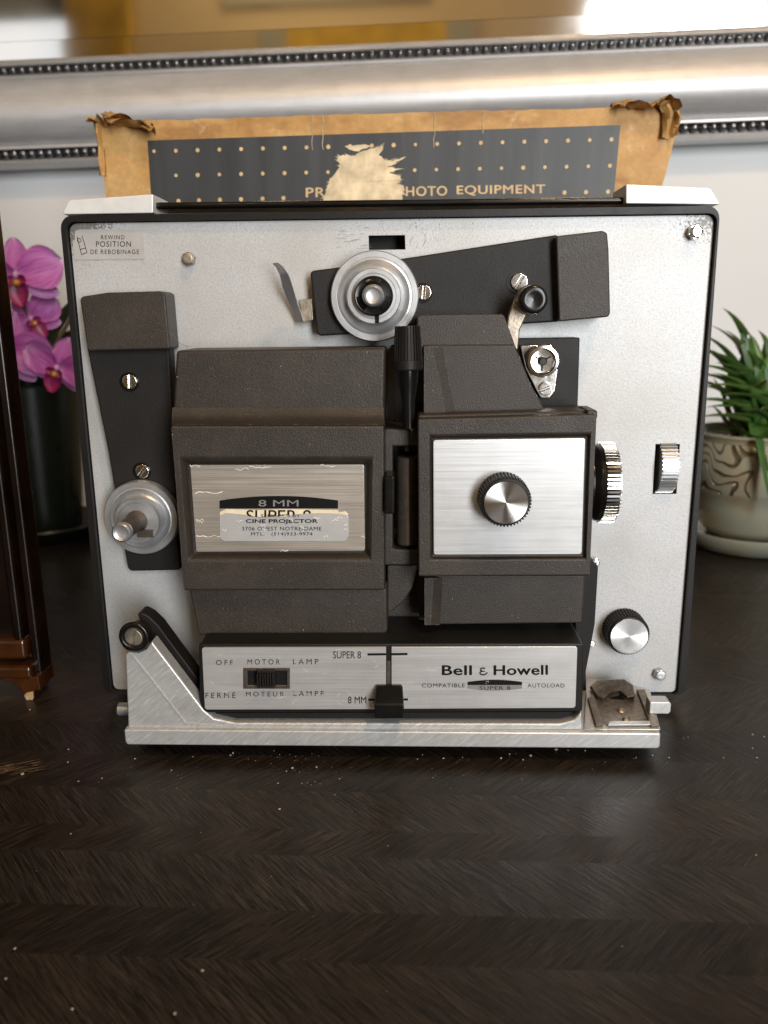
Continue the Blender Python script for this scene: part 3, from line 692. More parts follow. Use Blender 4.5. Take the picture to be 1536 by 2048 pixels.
# gate cover (right)
gc = build('gate_cover', MB().pp([(834, 634), (840, 630), (1003, 628), (1009, 631), (1030, 690), (1030, 720), (834, 720)], .0315, .001), MT['housing'], PJ, bevel=.0012)
build('upper_cover', MB().pp([(847, 690), (1030, 689), (1062, 770), (1086, 812), (1098, 832), (847, 832)], .034, .001), MT['housing'], gc, bevel=.001)
def ridge(name, L, Rr, d0, d1, mat=MT['housing']):
    # a flat strip (L: four points) standing d1 proud that slopes down to the cover along Rr
    mb = MB(); q = [V(x, y, d1) for x, y in L]; s = [V(x, y, d0) for x, y in Rr]; b = [Vector((v.x, -d0+.001, v.z)) for v in q]
    s2 = [v+Vector((0, .001, 0)) for v in s]
    mb.add(q+s+b+s2, [(0,1,2,3), (1,4,5,2), (0,3,9,6), (0,6,7,1), (1,7,10,4), (3,2,8,9), (2,5,11,8), (4,10,11,5), (6,9,8,7), (7,8,11,10)])
    return build(name, mb, mat, gc, sharp=15)
ridge('edge_facet', [(848, 693), (866, 693), (892, 826), (848, 826)], [(885, 694), (911, 826)], .034, .0362)
mb = MB(); framed(mb, [(835, 838), (1194, 828), (1180, 1153), (837, 1154)], [(860, 872), (1181, 868), (1172, 1117), (861, 1118)], [(863, 875), (1178, 871), (1169, 1114), (864, 1115)], .050, .0470, .001)
mb.prism(pxq([(1173, 820), (1195, 820), (1195, 838), (1173, 838)], .048), .0485, .030)
fd = build('film_door', mb, MT['housing'], gc, bevel=.0010)
mb = MB(); mb.pp([(836, 830), (1185, 821), (1185, 838), (836, 840)], .044, .030); build('top_ledge', mb, MT['housing'], gc, bevel=.0012)
dp = build('door_plate', MB().prism(rrect(pxq([(866, 880), (1171, 876), (1164, 1109), (867, 1110)], .0490), .0012, 4), .0490, .0468), MT['brush'], fd, bevel=.0004)
def knurled(name, px, py, rpx, d0, d1, rcap, parent, n=46):
    c = V(px, py, d1); c.y = -d0; k = mpx(d1); R = rpx*k; h = d1-d0
    kb_ = MB().gear(c, (0,-1,0), R, R*.94, 0, h-.0012, n, .985); kb_.lathe([(R*.93, h-.0014), (R*.90, h-.0002), (R*.85, h)], c, seg=48)
    o = build(name, kb_, MT['matt'], parent, sharp=25)
    build('spun_cap', MB().lathe([(rcap*k, 0), (rcap*k, .0004), (rcap*k*.98, .0006), (0, .0006)], (c.x, -d1, c.z), seg=64), MT['spun'], o, sharp=30)
    return o
knurled('door_knob', 1012, 1005, 53, .0490, .0600, 44.5, dp)
build('bottom_cover', MB().pp([(850, 1150), (1170, 1150), (1165, 1247), (878, 1250), (850, 1250)], .0400, .001), MT['housing'], gc, bevel=.001)
ridge('edge_facet', [(849, 1156), (868, 1156), (862, 1250), (849, 1250)], [(886, 1156), (880, 1250)], .040, .0435)
build('cover_flange', MB().pp([(834, 1150), (852, 1150), (852, 1240), (838, 1240)], .030, .001), MT['matt'], gc)

# lens
lc = V(1196, 966, .030); lr = 80*mpx(.030)
lx0 = V(1175, 966, .028).x; lx1 = V(1231, 966, .036).x
ln = build('lens', MB().lathe([(lr*.80, -.012), (lr*.82, .0), (lr*.93, .0022), (lr*.95, .0030), (lr*.95, lx1-lx0), (lr*.85, lx1-lx0+.0002), (lr*.8, lx1-lx0-.002), (0, lx1-lx0-.004)], (lx0, -.029, lc.z), (1,0,0), 72), MT['black'], gc, sharp=35)
build('ribbed_ring', MB().gear((lx0, -.029, lc.z), (1,0,0), lr, lr*.945, .0046, lx1-lx0+.0001, 62, 1.0, .58), MT['chrome'], ln, sharp=20)
mb = MB()
wc = V(1338, 938, .004); wr = .0138; wx0, wx1 = V(1317, 938, 0).x, V(1349, 938, 0).x
build('thumbwheel', MB().gear((wx0, .0062, wc.z), (1,0,0), wr, wr*.90, 0, wx1-wx0, 40, 1.0, .45), MT['satin'], FP, sharp=20)

# black bracket with rollers at the upper right
bk = build('roller_bracket', MB().pp([(1030, 677), (1160, 675), (1155, 834), (1060, 834)], .012, .001), MT['matt'], PJ, bevel=.0006)
build('roller_link', MB().pp([(1040, 690), (1105, 690), (1116, 740), (1111, 782), (1100, 797), (1082, 797), (1072, 780), (1050, 735)], .0148, .0122), MT['chrome'], bk, bevel=.0006)
screw(1090, 777, 13, .0148, 20, bk, False)
c = V(1087, 723, .024); c.y = -.0148; r = 31*mpx(.024)
gr = build('guide_roller', MB().lathe([(r*.62, 0), (r*.62, .004), (r*.95, .005), (r, .0056), (r, .0076), (r*.96, .0086), (r*.80, .0088), (r*.74, .0078), (r*.70, .0062), (r*.30, .0060)], c, seg=48), MT['chrome'], bk, sharp=40)
mb = MB().lathe([(r*.26, .0058), (r*.26, .0078), (r*.2, .0082)], c, seg=20)
for k in range(3):
    a = .5+k*2*PI/3; p0 = c+Vector((math.cos(a)*r*.25, -.0064, math.sin(a)*r*.25)); p1 = c+Vector((math.cos(a)*r*.6, -.0064, math.sin(a)*r*.6)); mb.tube([p0, p1], r*.05, 6)
build('roller_hub', mb, MT['black'], gr)
ra = build('swing_arm', MB().pp([(1012, 660), (1016, 632), (1029, 596), (1038, 578), (1055, 569), (1076, 571), (1090, 588), (1090, 608), (1078, 625), (1052, 633), (1040, 660), (1036, 700), (1018, 700)], .0240, .0215), MT['steel'], PJ, bevel=.0008, seg=3)
c = V(1062, 600, .026); c.y = -.024; r = 28*mpx(.03)
build('swing_arm_collar', MB().lathe([(r*1.02, -.001), (r*1.02, .0022), (r*.95, .0028), (r*.8, .0028)], c, seg=40), MT['chrome'], ra, sharp=40)
build('swing_roller', MB().lathe([(r*.80, .002), (r*.86, .006), (r*.94, .0085), (r*.93, .0100), (r*.80, .0108), (r*.5, .0104), (0, .0098)], c, seg=40), MT['black'], ra, sharp=60)

# lower right: black upright and tilt knob
build('upright_bracket', MB().pp([(1150, 1118), (1182, 1118), (1197, 1133), (1190, 1250), (1172, 1345), (1174, 1400), (1150, 1400)], .014, .0005), MT['matt'], PJ, bevel=.0008)
knurled('tilt_knob', 1258, 1272, 45, .0002, .0110, 39, FP, 44)

# control panel
cp = build('control_box', MB().prism(rrect(pxq([(397, 1288), (1168, 1287), (1165, 1424), (400, 1426)], .0540), .0015, 3), .0540, .001), MT['rim'], PJ, bevel=.0008)
build('lower_black_body', MB().pp([(408, 1426), (1160, 1424), (1140, 1437), (440, 1437)], .050, .001), MT['matt'], cp)
D = .0548
sw_hole = pxq([(494, 1341), (574, 1341), (574, 1372), (494, 1372)], D)
pL = build('switch_plate', MB().holed(rrect(pxq([(404, 1295), (772, 1294), (772, 1418), (410, 1419)], D), [.0012, .0003, .0003, .0012], 3), [sw_hole], D, .0538), MT['brushp'], cp)
pR = build('brand_plate', MB().prism(rrect(pxq([(783, 1294), (1155, 1293), (1151, 1416), (783, 1418)], D), [.0003, .0012, .0012, .0003], 3), D, .0538), MT['brushp'], cp, bevel=.0002)
fr = MB().holed(pxq([(486.5, 1335.5), (580, 1335.5), (580, 1377), (486.5, 1377)], D), [sw_hole], D+.0004, D-.0004)
swf = build('switch_frame', fr, MT['darkmetal'], pL, bevel=.0002)
kn = MB(); kq = pxq([(512, 1345), (548, 1345), (545, 1377), (514, 1377)], .0590)
x0_, x1_ = kq[0][0], kq[1][0]; z1_, z0_ = kq[0][1], kq[2][1]
kn.box(x0_, x1_, -.0570, -.0530, z0_, z1_)
for k in range(7):
    xa = x0_+(x1_-x0_)*(k+.12)/7; kn.box(xa, xa+(x1_-x0_)/7*.66, -.0592, -.0568, z0_, z1_-.001)
build('slide_switch', kn, MT['matt'], pL, bevel=.0002)
mb = MB(); d2 = D+.00012
mb2 = MB()
for s, x0, x1, y0, y1 in (('OFF', 432, 466, 1320, 1330), ('MOTOR', 495, 560, 1318.5, 1329), ('FERMÉ', 411, 471, 1383, 1396), ('MOTEUR', 492, 568, 1383.5, 1393)): tpx(mb, s, x0, x1, y0, y1, d2, bold=.006, spacing=1.5)
for s, x0, x1, y0, y1 in (('LAMP', 586, 637, 1318, 1328.5), ('LAMPE', 587, 648, 1382, 1392)): tpx(mb2, s, x0, x1, y0, y1, d2, bold=.006, spacing=1.5)
build('worn_lettering', mb, MT['worn2'], pL); build('worn_lettering', mb2, MT['worn'], pL)
mb = MB(); tpx(mb, 'SUPER 8', 666, 722, 1302.5, 1317, d2); tpx(mb, '8 MM', 696, 732.5, 1393, 1407, d2, bold=.006)
line(mb, (735, 1309), (772, 1308.5), 5, d2); line(mb, (737, 1399.5), (760, 1399), 5, d2)
build('lettering', mb, MT['ink'], pL)
mb = MB(); line(mb, (783, 1308.5), (815, 1308), 5, d2); line(mb, (800, 1399), (816, 1399), 5, d2)
# brand in wide heavy letters
text_into(mb, 'Bell', [V(884.5, 1331, d2), V(943, 1331, d2), V(943, 1350, d2), V(884.5, 1350, d2)], bold=.045, spacing=1.04)
text_into(mb, 'Howell', [V(988, 1331, d2), V(1095, 1330.5, d2), V(1095, 1349.5, d2), V(988, 1350, d2)], bold=.045, spacing=1.04)
def amp(mb):
    pts = []
    for k in range(15): a = math.radians(35+ (270-35)*k/14); pts.append((966+5.2*math.cos(a), 1340.2-1.0-3.2*math.sin(a)-.0))
    up = [(966+5.2*math.cos(math.radians(40+220*k/12)), 1339.3-3.1*math.sin(math.radians(40+220*k/12))) for k in range(13)]
    lo = [(966+6.2*math.cos(math.radians(100+220*k/12)), 1346.0-3.6*math.sin(math.radians(100+220*k/12))) for k in range(13)]
    for L in (up, lo):
        for a, b in zip(L, L[1:]): line(mb, a, b, 2.9, d2)
    line(mb, lo[-1], (975, 1345), 2.4, d2); line(mb, (963, 1342.6), (970, 1342.6), 2.2, d2)
amp(mb)
tpx(mb, 'COMPATIBLE', 844, 929.5, 1367, 1375, d2, spacing=1.15); tpx(mb, 'AUTOLOAD', 1055, 1129, 1367, 1375, d2, spacing=1.15)
build('lettering', mb, MT['ink'], pR)
bb = MB(); top = [(935+109*k/14, 1364-4.2*(1-((k-7)/7)**2)) for k in range(15)]
bb.pp(top+[(1044, 1370), (935, 1370)], d2, d2-.0003); build('badge', bb, MT['ink'], pR)
bb = MB(); bot = [(1044-109*k/14, 1377+4.2*(1-((k-7)/7)**2)) for k in range(15)]
bb.pp([(935, 1370.3), (1044, 1370.3)]+bot, d2, d2-.0003); build('badge_lower_half', bb, MT['greyink'], pR)
mb = MB(); tpx(mb, '8 MM', 971, 1009, 1362, 1368.5, d2+.0001, spacing=1.1); build('lettering', mb, MT['brushp'], pR)
mb = MB(); tpx(mb, 'SUPER 8', 959, 1021, 1372.5, 1379.5, d2+.0001, spacing=1.1); build('lettering', mb, MT['ink'], pR)
for par, xa, xb, cnt in ((pL, 415, 760, 22), (pR, 790, 900, 14)):
    mb = MB()
    for k in range(cnt): squig(mb, rnd.uniform(xa, xb), rnd.uniform(1298, 1412), rnd.uniform(3, 14), d2-.00004, 3, 2.0, .7, rnd.uniform(-1, 1))
    build('scratch_marks', mb, MT['scratch'], par)
# format lever in its slot
lv = MB(); q = [V(x, y, .0645) for x, y in ((748, 1409), (808, 1409), (808, 1437), (749, 1437))]; t2 = [V(752, 1371, .0565), V(805, 1371, .0565)]
b2 = [Vector((v.x, -.0550, v.z)) for v in (q[3], q[2])]; t3 = [Vector((v.x, -.0550, v.z)) for v in t2]
lv.add(q+t2+b2+t3, [(0,1,2,3), (4,5,1,0), (3,2,7,6), (8,9,5,4), (6,7,9,8), (0,3,6,8,4), (1,5,9,7,2)])
build('format_lever', lv, MT['black'], cp, bevel=.0007)
build('lever_stem', MB().pp([(774, 1322), (781, 1322), (781, 1372), (774, 1372)], .0545, .0530), MT['darkmetal'], cp)

# base casting with triangular bracket
BD = .0570
zt, zb = P2(780, 1463, BD)[1], P2(780, 1494, BD)[1]
xl, xr = P2(248, 1463, BD)[0], P2(1322, 1463, BD)[0]
bs = build('foot_casting', MB().prism([(xl, zt), (xr, zt), (xr+.0003, zb+.001), (xr-.001, zb), (xl+.001, zb), (xl, zb+.0015)], BD, -.012), MT['cast'], PJ, bevel=.0008)
br = pxq([(250, 1310), (256, 1304), (276, 1306), (292, 1299), (303, 1282), (345, 1337), (408, 1420), (428, 1437), (470, 1446), (1120, 1447), (1148, 1440), (1163, 1424), (1166, 1461), (256, 1461)], .0545)
build('base_bracket', MB().prism(br, .0545, .046), MT['cast'], bs, bevel=.0010)
mb = MB().tube([V(262, 1306, .0546), V(320, 1380, .0546), V(371, 1446, .0546)], .0007, 8, .0004); mb.tube([V(371, 1446, .0546), V(420, 1450, .0546), V(470, 1452, .0546)], [.0007, .0006, .0002], 8, .0004)
build('cast_rib', mb, MT['cast'], bs)
for fx in (-.105, .105):
    for fy in (-.030, .0): build('rubber_foot', MB().lathe([(.006, 0), (.0065, .0005), (.0065, zb+.0008)], (fx, fy, 0), (0,0,1), 20), MT['matt'], bs)
lp = P2(236, 1418, .035); rp_ = P2(1345, 1420, .045)
build('side_pin', MB().lathe([(.0024, 0), (.0032, .0006), (.0032, .02)], (lp[0], -.035, lp[1]), (1,0,0), 16), MT['satin'], bs, sharp=40)
build('side_pin', MB().prism([(rp_[0]-.010, rp_[1]-.0032), (rp_[0]-.001, rp_[1]-.0032), (rp_[0], rp_[1]-.002), (rp_[0], rp_[1]+.002), (rp_[0]-.001, rp_[1]+.003), (rp_[0]-.010, rp_[1]+.003)], .043, .036), MT['cast'], bs, bevel=.0005)
# latch on the right end
def IN(px, py, t=0): f = (py-1372)/(1460-1372); return V(px, py, .014+f*(.0545-.014)) + Vector((0, -.6, .8))*t
def incl(pts, t0, t1):
    mb = MB(); n = len(pts); a = [IN(x, y, t1) for x, y in pts]; b = [IN(x, y, t0) for x, y in pts]
    mb.add(a+b, [tuple(range(n)), tuple(range(2*n-1, n-1, -1))]+[(i, n+i, n+(i+1) % n, (i+1) % n) for i in range(n)]); return mb
lt = build('latch', incl([(1172, 1385), (1190, 1372), (1270, 1370), (1300, 1378), (1322, 1459), (1166, 1459)], -.012, 0), MT['cast'], bs, bevel=.0006)
build('latch_plate', incl([(1183, 1392), (1212, 1386), (1262, 1386), (1286, 1392), (1300, 1450), (1196, 1452)], 0, .0007), MT['rust'], lt, bevel=.0003)
build('latch_rail', incl([(1174, 1400), (1186, 1390), (1206, 1453), (1190, 1455)], 0, .0020), MT['rust'], lt, bevel=.0004)
build('latch_rail', incl([(1272, 1382), (1288, 1382), (1318, 1454), (1300, 1455)], 0, .0020), MT['rust'], lt, bevel=.0004)
build('latch_spring', incl([(1178, 1378), (1192, 1366), (1246, 1364), (1264, 1376), (1268, 1398), (1252, 1400), (1236, 1386), (1218, 1390), (1206, 1402), (1192, 1398)], .0008, .0034), MT['rust'], lt, bevel=.0006)
build('latch_shade_patch', incl([(1210, 1400), (1240, 1391), (1252, 1404), (1246, 1408), (1212, 1408)], .0006, .0009), MT['black'], lt)  # flat black patch standing in for the shade inside an opening
build('latch_lip', incl([(1216, 1446), (1298, 1445), (1300, 1453), (1214, 1454)], .0004, .0022), MT['cast'], lt, bevel=.0004)
for x, y in ((1242, 1425), (1252, 1442)):
    p = IN(x, y, .0006); build('rivet', MB().lathe([(.0021, 0), (.0019, .0007), (.001, .0011), (0, .0012)], p, (0,-.6,.8), 18), MT['steel'], lt, sharp=60)
# dark lever and pivot ring at the left
build('release_lever', MB().pp([(274, 1228), (282, 1225), (298, 1233), (318, 1252), (322, 1258), (396, 1358), (396, 1426), (372, 1390), (300, 1292), (286, 1262)], .040, .030), MT['matt'], PJ, bevel=.0008)
build('lever_pivot_sleeve', MB().lathe([(24*mpx(.04), .041), (24*mpx(.04), .053)], (V(276, 1268, .045).x, 0, V(276, 1268, .045).z), seg=30), MT['matt'], PJ)
c = V(269, 1273, .056); ring_ = MB(); Rm = 27*mpx(.056); pts = [c+Vector((math.cos(2*PI*k/36)*Rm, 0, math.sin(2*PI*k/36)*Rm)) for k in range(37)]
rr_ = 6.2*mpx(.056); vs = []; fs = []
for k in range(36):
    a = 2*PI*k/36
    for j in range(12):
        b = 2*PI*j/12; vs.append(c+Vector((math.cos(a)*(Rm+rr_*math.cos(b)), -rr_*math.sin(b), math.sin(a)*(Rm+rr_*math.cos(b)))))
        fs.append((k*12+j, k*12+(j+1) % 12, ((k+1) % 36)*12+(j+1) % 12, ((k+1) % 36)*12+j))
ring_.add(vs, fs); pr = build('pivot_ring', ring_, MT['black'], PJ, sharp=180)
screw(268, 1274, 20, .0535, 78, pr, False, 'steel')

# ------------------------------------------------------------------ cardboard box
BY = .118
def bx(px, py, t=0.0): return onplane(px, py, EY*(BY-t), EY)
bxr = empty('cardboard_box', EY*(BY+.04), 'worn tan cardboard box with torn dark printed panel standing behind the projector', 'box')
top_l, top_r = (186, 243), (1356, 212)
edge = []
for k in range(61):
    f = k/60; x = top_l[0]+(top_r[0]-top_l[0])*f; y = 246+(213-246)*f-3*math.sin(f*PI) + rnd.uniform(-1.6, 1.6)
    if f > .93: y -= 10*math.sin((f-.93)/.07*PI)
    edge.append((x, y))
rt = [(1358, 240), (1352, 262), (1347, 285), (1340, 315), (1332, 345), (1326, 365), (1318, 400)]
lf = [(214, 420), (210, 380), (205, 340), (198, 300), (193, 275), (188, 258)]
zb_l, zb_r = bx(222, 400), bx(1312, 400)
pts = [bx(x, y) for x, y in edge+rt] + [Vector((zb_r.x-.008, zb_r.y, 0)), Vector((zb_l.x+.008, zb_l.y, 0))] + [bx(x, y) for x, y in lf]
mb = MB(); n = len(pts); bk_ = [p+EY*.085+Vector((0, 0, rnd.uniform(-.001, .001))) for p in pts]
mb.add(pts+bk_, [tuple(range(n)), tuple(range(2*n-1, n-1, -1))]+[(i, n+i, n+(i+1) % n, (i+1) % n) for i in range(n)])
build('carton', mb, MT['card'], bxr, sharp=30)
PQ = [(295, 281), (1241, 250), (1225, 420), (306, 450)]
mb = MB(); q = [bx(x, y, .0004) for x, y in PQ]; mb.add(q+[v+EY*.0003 for v in q], [(0,1,2,3), (7,6,5,4), (0,4,5,1), (3,2,6,7), (0,3,7,4), (1,5,6,2)])
pn = build('printed_panel', mb, MT['panel'], bxr)
mb = MB()
def dotat(x, y, r=4.2):
    c = bx(x, y, .0006); k = (c-CAM).dot(FW)/FPX
    mb.add([c+EX*math.cos(2*PI*j/10)*r*k+NZ*math.sin(2*PI*j/10)*r*k for j in range(10)], [tuple(range(10))])
for k in range(22):
    f = k/21
    dotat(308+(1223-308)*f, 302.5+(279-302.5)*f - 0.0, 3.9*rnd.uniform(.85, 1.1))
    if k: dotat(352+(1220-352)*(k-1)/20, 351+(331.5-351)*(k-1)/20, 3.9*rnd.uniform(.85, 1.1))
for x in (357, 398, 440, 482, 525, 567): dotat(x, 402-(x-357)*.028)
for x in (1129, 1172, 1216): dotat(x, 385-(x-1129)*.02)
build('printed_dots', mb, MT['buff'], pn)
mb = MB()
text_into(mb, 'PRECISION', [bx(612, 375.5, .0006), bx(790, 373, .0006), bx(790, 391, .0006), bx(612, 394.5, .0006)], bold=.035, spacing=1.1)
text_into(mb, 'PHOTO', [bx(797, 373.5, .0006), bx(894, 372, .0006), bx(894, 391, .0006), bx(797, 392.5, .0006)], bold=.035, spacing=1.1)
text_into(mb, 'EQUIPMENT', [bx(914, 371.5, .0006), bx(1090, 369, .0006), bx(1090, 389.5, .0006), bx(914, 391.5, .0006)], bold=.035, spacing=1.1)
build('lettering', mb, MT['buff'], pn)
tr = [(640, 425), (646, 398), (652, 385), (660, 360), (676, 338), (680, 330), (674, 318), (684, 309), (706, 312), (724, 303), (744, 297), (766, 291), (764, 300), (756, 309), (768, 318), (784, 322), (806, 316), (790, 327), (774, 333), (797, 338), (776, 345), (800, 353), (804, 362), (789, 366), (805, 372), (806, 400), (806, 425)]
def rag(pts, t, amp=1.6, n=4):
    out = []
    for i in range(len(pts)):
        a, b = pts[i], pts[(i+1) % len(pts)]
        for k in range(n): out.append((a[0]+(b[0]-a[0])*k/n+rnd.uniform(-amp, amp), a[1]+(b[1]-a[1])*k/n+rnd.uniform(-amp, amp)))
    vs = [bx(x, y, t) for x, y in out]; m_ = MB(); k = len(vs); m_.add(vs+[v+EY*.0003 for v in vs], [tuple(range(k)), tuple(range(2*k-1, k-1, -1))]+[(i, k+i, k+(i+1) % k, (i+1) % k) for i in range(k)]); return m_
build('torn_patch', rag(tr, .0009), MT['torn'], pn, sharp=20)
fb = MB()
for k in range(70):
    a_i = rnd.randrange(len(tr)-1); f_ = rnd.random(); x = tr[a_i][0]+(tr[a_i+1][0]-tr[a_i][0])*f_; y = tr[a_i][1]+(tr[a_i+1][1]-tr[a_i][1])*f_
    cx_, cy_ = 738, 352; dx_, dy_ = (x-cx_), (y-cy_)*.6; q_ = math.hypot(dx_, dy_); L = rnd.uniform(2, 11)*(1.6 if x > 770 else .8)
    a_, b_ = bx(x-dx_/q_*4, y-dy_/q_*4, .00095), bx(x+dx_/q_*L, y+dy_/q_*L+rnd.uniform(-3, 3), .0008); wv = NZ*rnd.uniform(.0002, .0006)
    fb.add([a_-wv, a_+wv, b_], [(0,1,2)])
cr = MB()
def bline(mb, pts, wd):
    for (xa, ya), (xb, yb) in zip(pts, pts[1:]):
        a_, b_ = bx(xa, ya, .0007), bx(xb, yb, .0007); t_ = (b_-a_).normalized(); n_ = t_.cross(EY)*wd
        mb.add([a_-n_, b_-n_, b_+n_, a_+n_], [(0,1,2,3)])
for x0_c in (625, 645, 868, 966):
    bline(cr, [(x0_c+rnd.uniform(-2, 2), 228+k*9-(x0_c-625)*.02) for k in range(rnd.choice((6, 9, 16)))], rnd.uniform(.0001, .00022))
build('pale_creases', cr, plain('creased_varnish', (.52, .42, .27), .6, 0, .3, 300), pn)
build('torn_fibres', fb, MT['torn'], pn)
build('torn_patch', rag([(690, 293), (706, 290), (730, 288), (742, 292), (728, 298), (712, 303), (700, 300)], .0009, 1.2, 3), MT['torn'], pn, sharp=20)
def crumple(name, pts, wid, seed, mat='card'):
    r_ = random.Random(seed); mb = MB(); n = len(pts); vs = []
    for i, (x, y, t) in enumerate(pts):
        c = bx(x, y, t)
        for j in range(5):
            a = (j-2)/2; vs.append(c+EY*(a*wid)+NZ*(r_.uniform(-.0011, .0011)+.0014*math.sin(a*2.5+i*.8))+EX*r_.uniform(-.001, .001))
    vs2 = [v+NZ*.0007 for v in vs]; m = len(vs); fs = []
    for i in range(n-1):
        for j in range(4):
            q = (i*5+j, i*5+j+1, (i+1)*5+j+1, (i+1)*5+j); fs += [q, tuple(m+k for k in reversed(q))]
    mb.add(vs+vs2, fs); return build(name, mb, MT[mat], bxr, sharp=60)
crumple('torn_flap', [(206+i*10, 228+i*2.2+(4 if i % 3 == 1 else 0), .004) for i in range(11)], .006, 1)
crumple('torn_flap', [(212+i*9.5, 240+i*1.9, .006) for i in range(11)], .005, 2)
crumple('torn_flap', [(176+i*7, 238+(i % 2)*9+i, .002) for i in range(7)], .007, 3)
crumple('torn_flap', [(1225+i*9.5, 214-(i > 8)*3-(i % 2)*3, .003) for i in range(13)], .006, 4)
crumple('torn_flap', [(1310+i*6.5, 201+abs(i-3)*4, .004) for i in range(8)], .007, 5)
def vflap(pts, wid, seed):
    r_ = random.Random(seed); mb = MB(); vs = []
    for i, (x, y, t) in enumerate(pts):
        c = bx(x, y, t)
        for j in range(5): vs.append(c+EX*((j-2)*wid/2*(1+.4*r_.uniform(-1, 1)))+EY*(.003*math.sin(j*1.7+i)+r_.uniform(-.001, .001)))
    n = len(pts); m = len(vs); fs = []
    for i in range(n-1):
        for j in range(4):
            q = (i*5+j, i*5+j+1, (i+1)*5+j+1, (i+1)*5+j); fs += [q, tuple(m+k for k in reversed(q))]
    mb.add(vs+[v+EY*.0008 for v in vs], fs); build('torn_flap', mb, MT['card'], bxr, sharp=60)
vflap([(1330, 207, .006), (1337, 222, .006), (1340, 240, .005), (1338, 258, .004), (1334, 276, .003)], .0030, 6)
vflap([(1352, 222, .002), (1356, 236, .002), (1353, 252, .001), (1347, 270, .001)], .0026, 7)
vflap([(193, 248, .002), (196, 268, .002), (200, 292, .002), (205, 320, .001), (209, 352, .001)], .0022, 8)

# ------------------------------------------------------------------ dark wooden frame at the left
cf = G(80, 1390); FX = G(96, 1385).x; fy = cf.y
wf = empty('wooden_frame', (FX-.05, fy+.01, 0), 'glossy dark brown wooden frame with chipped bracket foot at left edge', 'wooden frame')
build('post', MB().box(FX-.006, FX-.0005, fy, fy+.014, .012, .36), MT['wood'], wf, bevel=.002, seg=3)
build('post_moulding', MB().box(FX-.013, FX-.0075, fy-.003, fy+.012, .030, .36), MT['wood'], wf, bevel=.0022, seg=3)
build('panel', MB().box(FX-.20, FX-.014, fy+.005, fy+.012, .026, .36), MT['wood'], wf)
build('bottom_rail', MB().box(FX-.20, FX-.006, fy-.004, fy+.013, .022, .0345), MT['wood2'], wf, bevel=.003, seg=3)
build('rail_moulding', MB().box(FX-.20, FX-.003, fy-.007, fy+.013, .012, .0200), MT['wood2'], wf, bevel=.0025, seg=3)
ft = [(FX, .013), (FX+.0005, .006), (FX-.003, .0055), (FX-.0035, .0015), (FX-.0045, 0), (FX-.008, 0), (FX-.009, .003), (FX-.011, .0075), (FX-.015, .0105), (FX-.020, .0115), (FX-.020, .0125), (FX, .0135)]
build('bracket_foot', MB().prism(ft, -(fy-.006), -(fy+.012)), MT['wood2'], wf, bevel=.0007)
build('chipped_corner', MB().prism([(FX-.0035, .0052), (FX-.0036, .0016), (FX-.0044, .0002), (FX-.0078, .0002), (FX-.0086, .003), (FX-.007, .0045)], -(fy-.0064), -(fy-.0058)), plain('raw_chipped_wood', (.36, .24, .12), .8, 0, .4, 400), wf)

# ------------------------------------------------------------------ plants
def ground_pot(px, py, r):
    p = G(px, py); d = Vector((p.x-CAM.x, p.y-CAM.y, 0)).normalized(); return p+d*r
R_ = .056
pc = ground_pot(1492, 1119, R_*.96)
def zat(py, rad=0): 
    t = (pc.y-rad-CAM.y); r = ray(1492, py); return CAM.z + r.z*t/r.y
zr = zat(878, R_); z1 = zat(1003, R_*.97); z2 = zat(1068, R_*.8)
sp_ = empty('flower_pot', pc, 'tan and celadon glazed pot with carved leaves, standing on saucer at right', 'flower pot')
mb = MB().lathe([(R_*.62, .010), (R_*.80, z2), (R_*.92, z2+(z1-z2)*.6), (R_*.96, z1-.001), (R_*.985, z1), (R_*1.0, z1+.002), (R_*.6, z1+.002)], pc, (0,0,1), 72)
mb.lathe([(R_*.9, zr-.007), (R_*1.0, zr-.007), (R_*1.0, zr-.004), (R_*1.035, zr-.002), (R_*1.025, zr), (R_*.97, zr), (R_*.94, zr-.004), (R_*.90, zr-.012)], pc, (0,0,1), 72, False)
build('pot_body', mb, MT['glaze'], sp_, sharp=50)
build('carved_band', MB().lathe([(R_*.98, z1+.0015), (R_*1.005, z1+.003), (R_*1.035, z1+(zr-z1)*.5), (R_*1.01, zr-.008), (R_*.98, zr-.0065)], pc, (0,0,1), 72), MT['glazer'], sp_, sharp=60)
mb = MB().lathe([(R_*.8, 0), (R_*.95, .002), (R_*1.06, .010), (R_*1.12, .016), (R_*1.12, .018), (R_*1.06, .0165), (R_*.98, .011), (R_*.5, .009)], pc, (0,0,1), 72)
build('saucer', mb, MT['glaze'], sp_, sharp=60)
build('soil', MB().lathe([(R_*.93, -.002), (R_*.9, 0), (0, .002)], pc+NZ*(zr-.009), (0,0,1), 40), MT['soil'], sp_)
su = empty('potted_succulent', pc+NZ*(zr-.008), 'green succulent with long pointed leaves growing in glazed pot at right', 'plant')
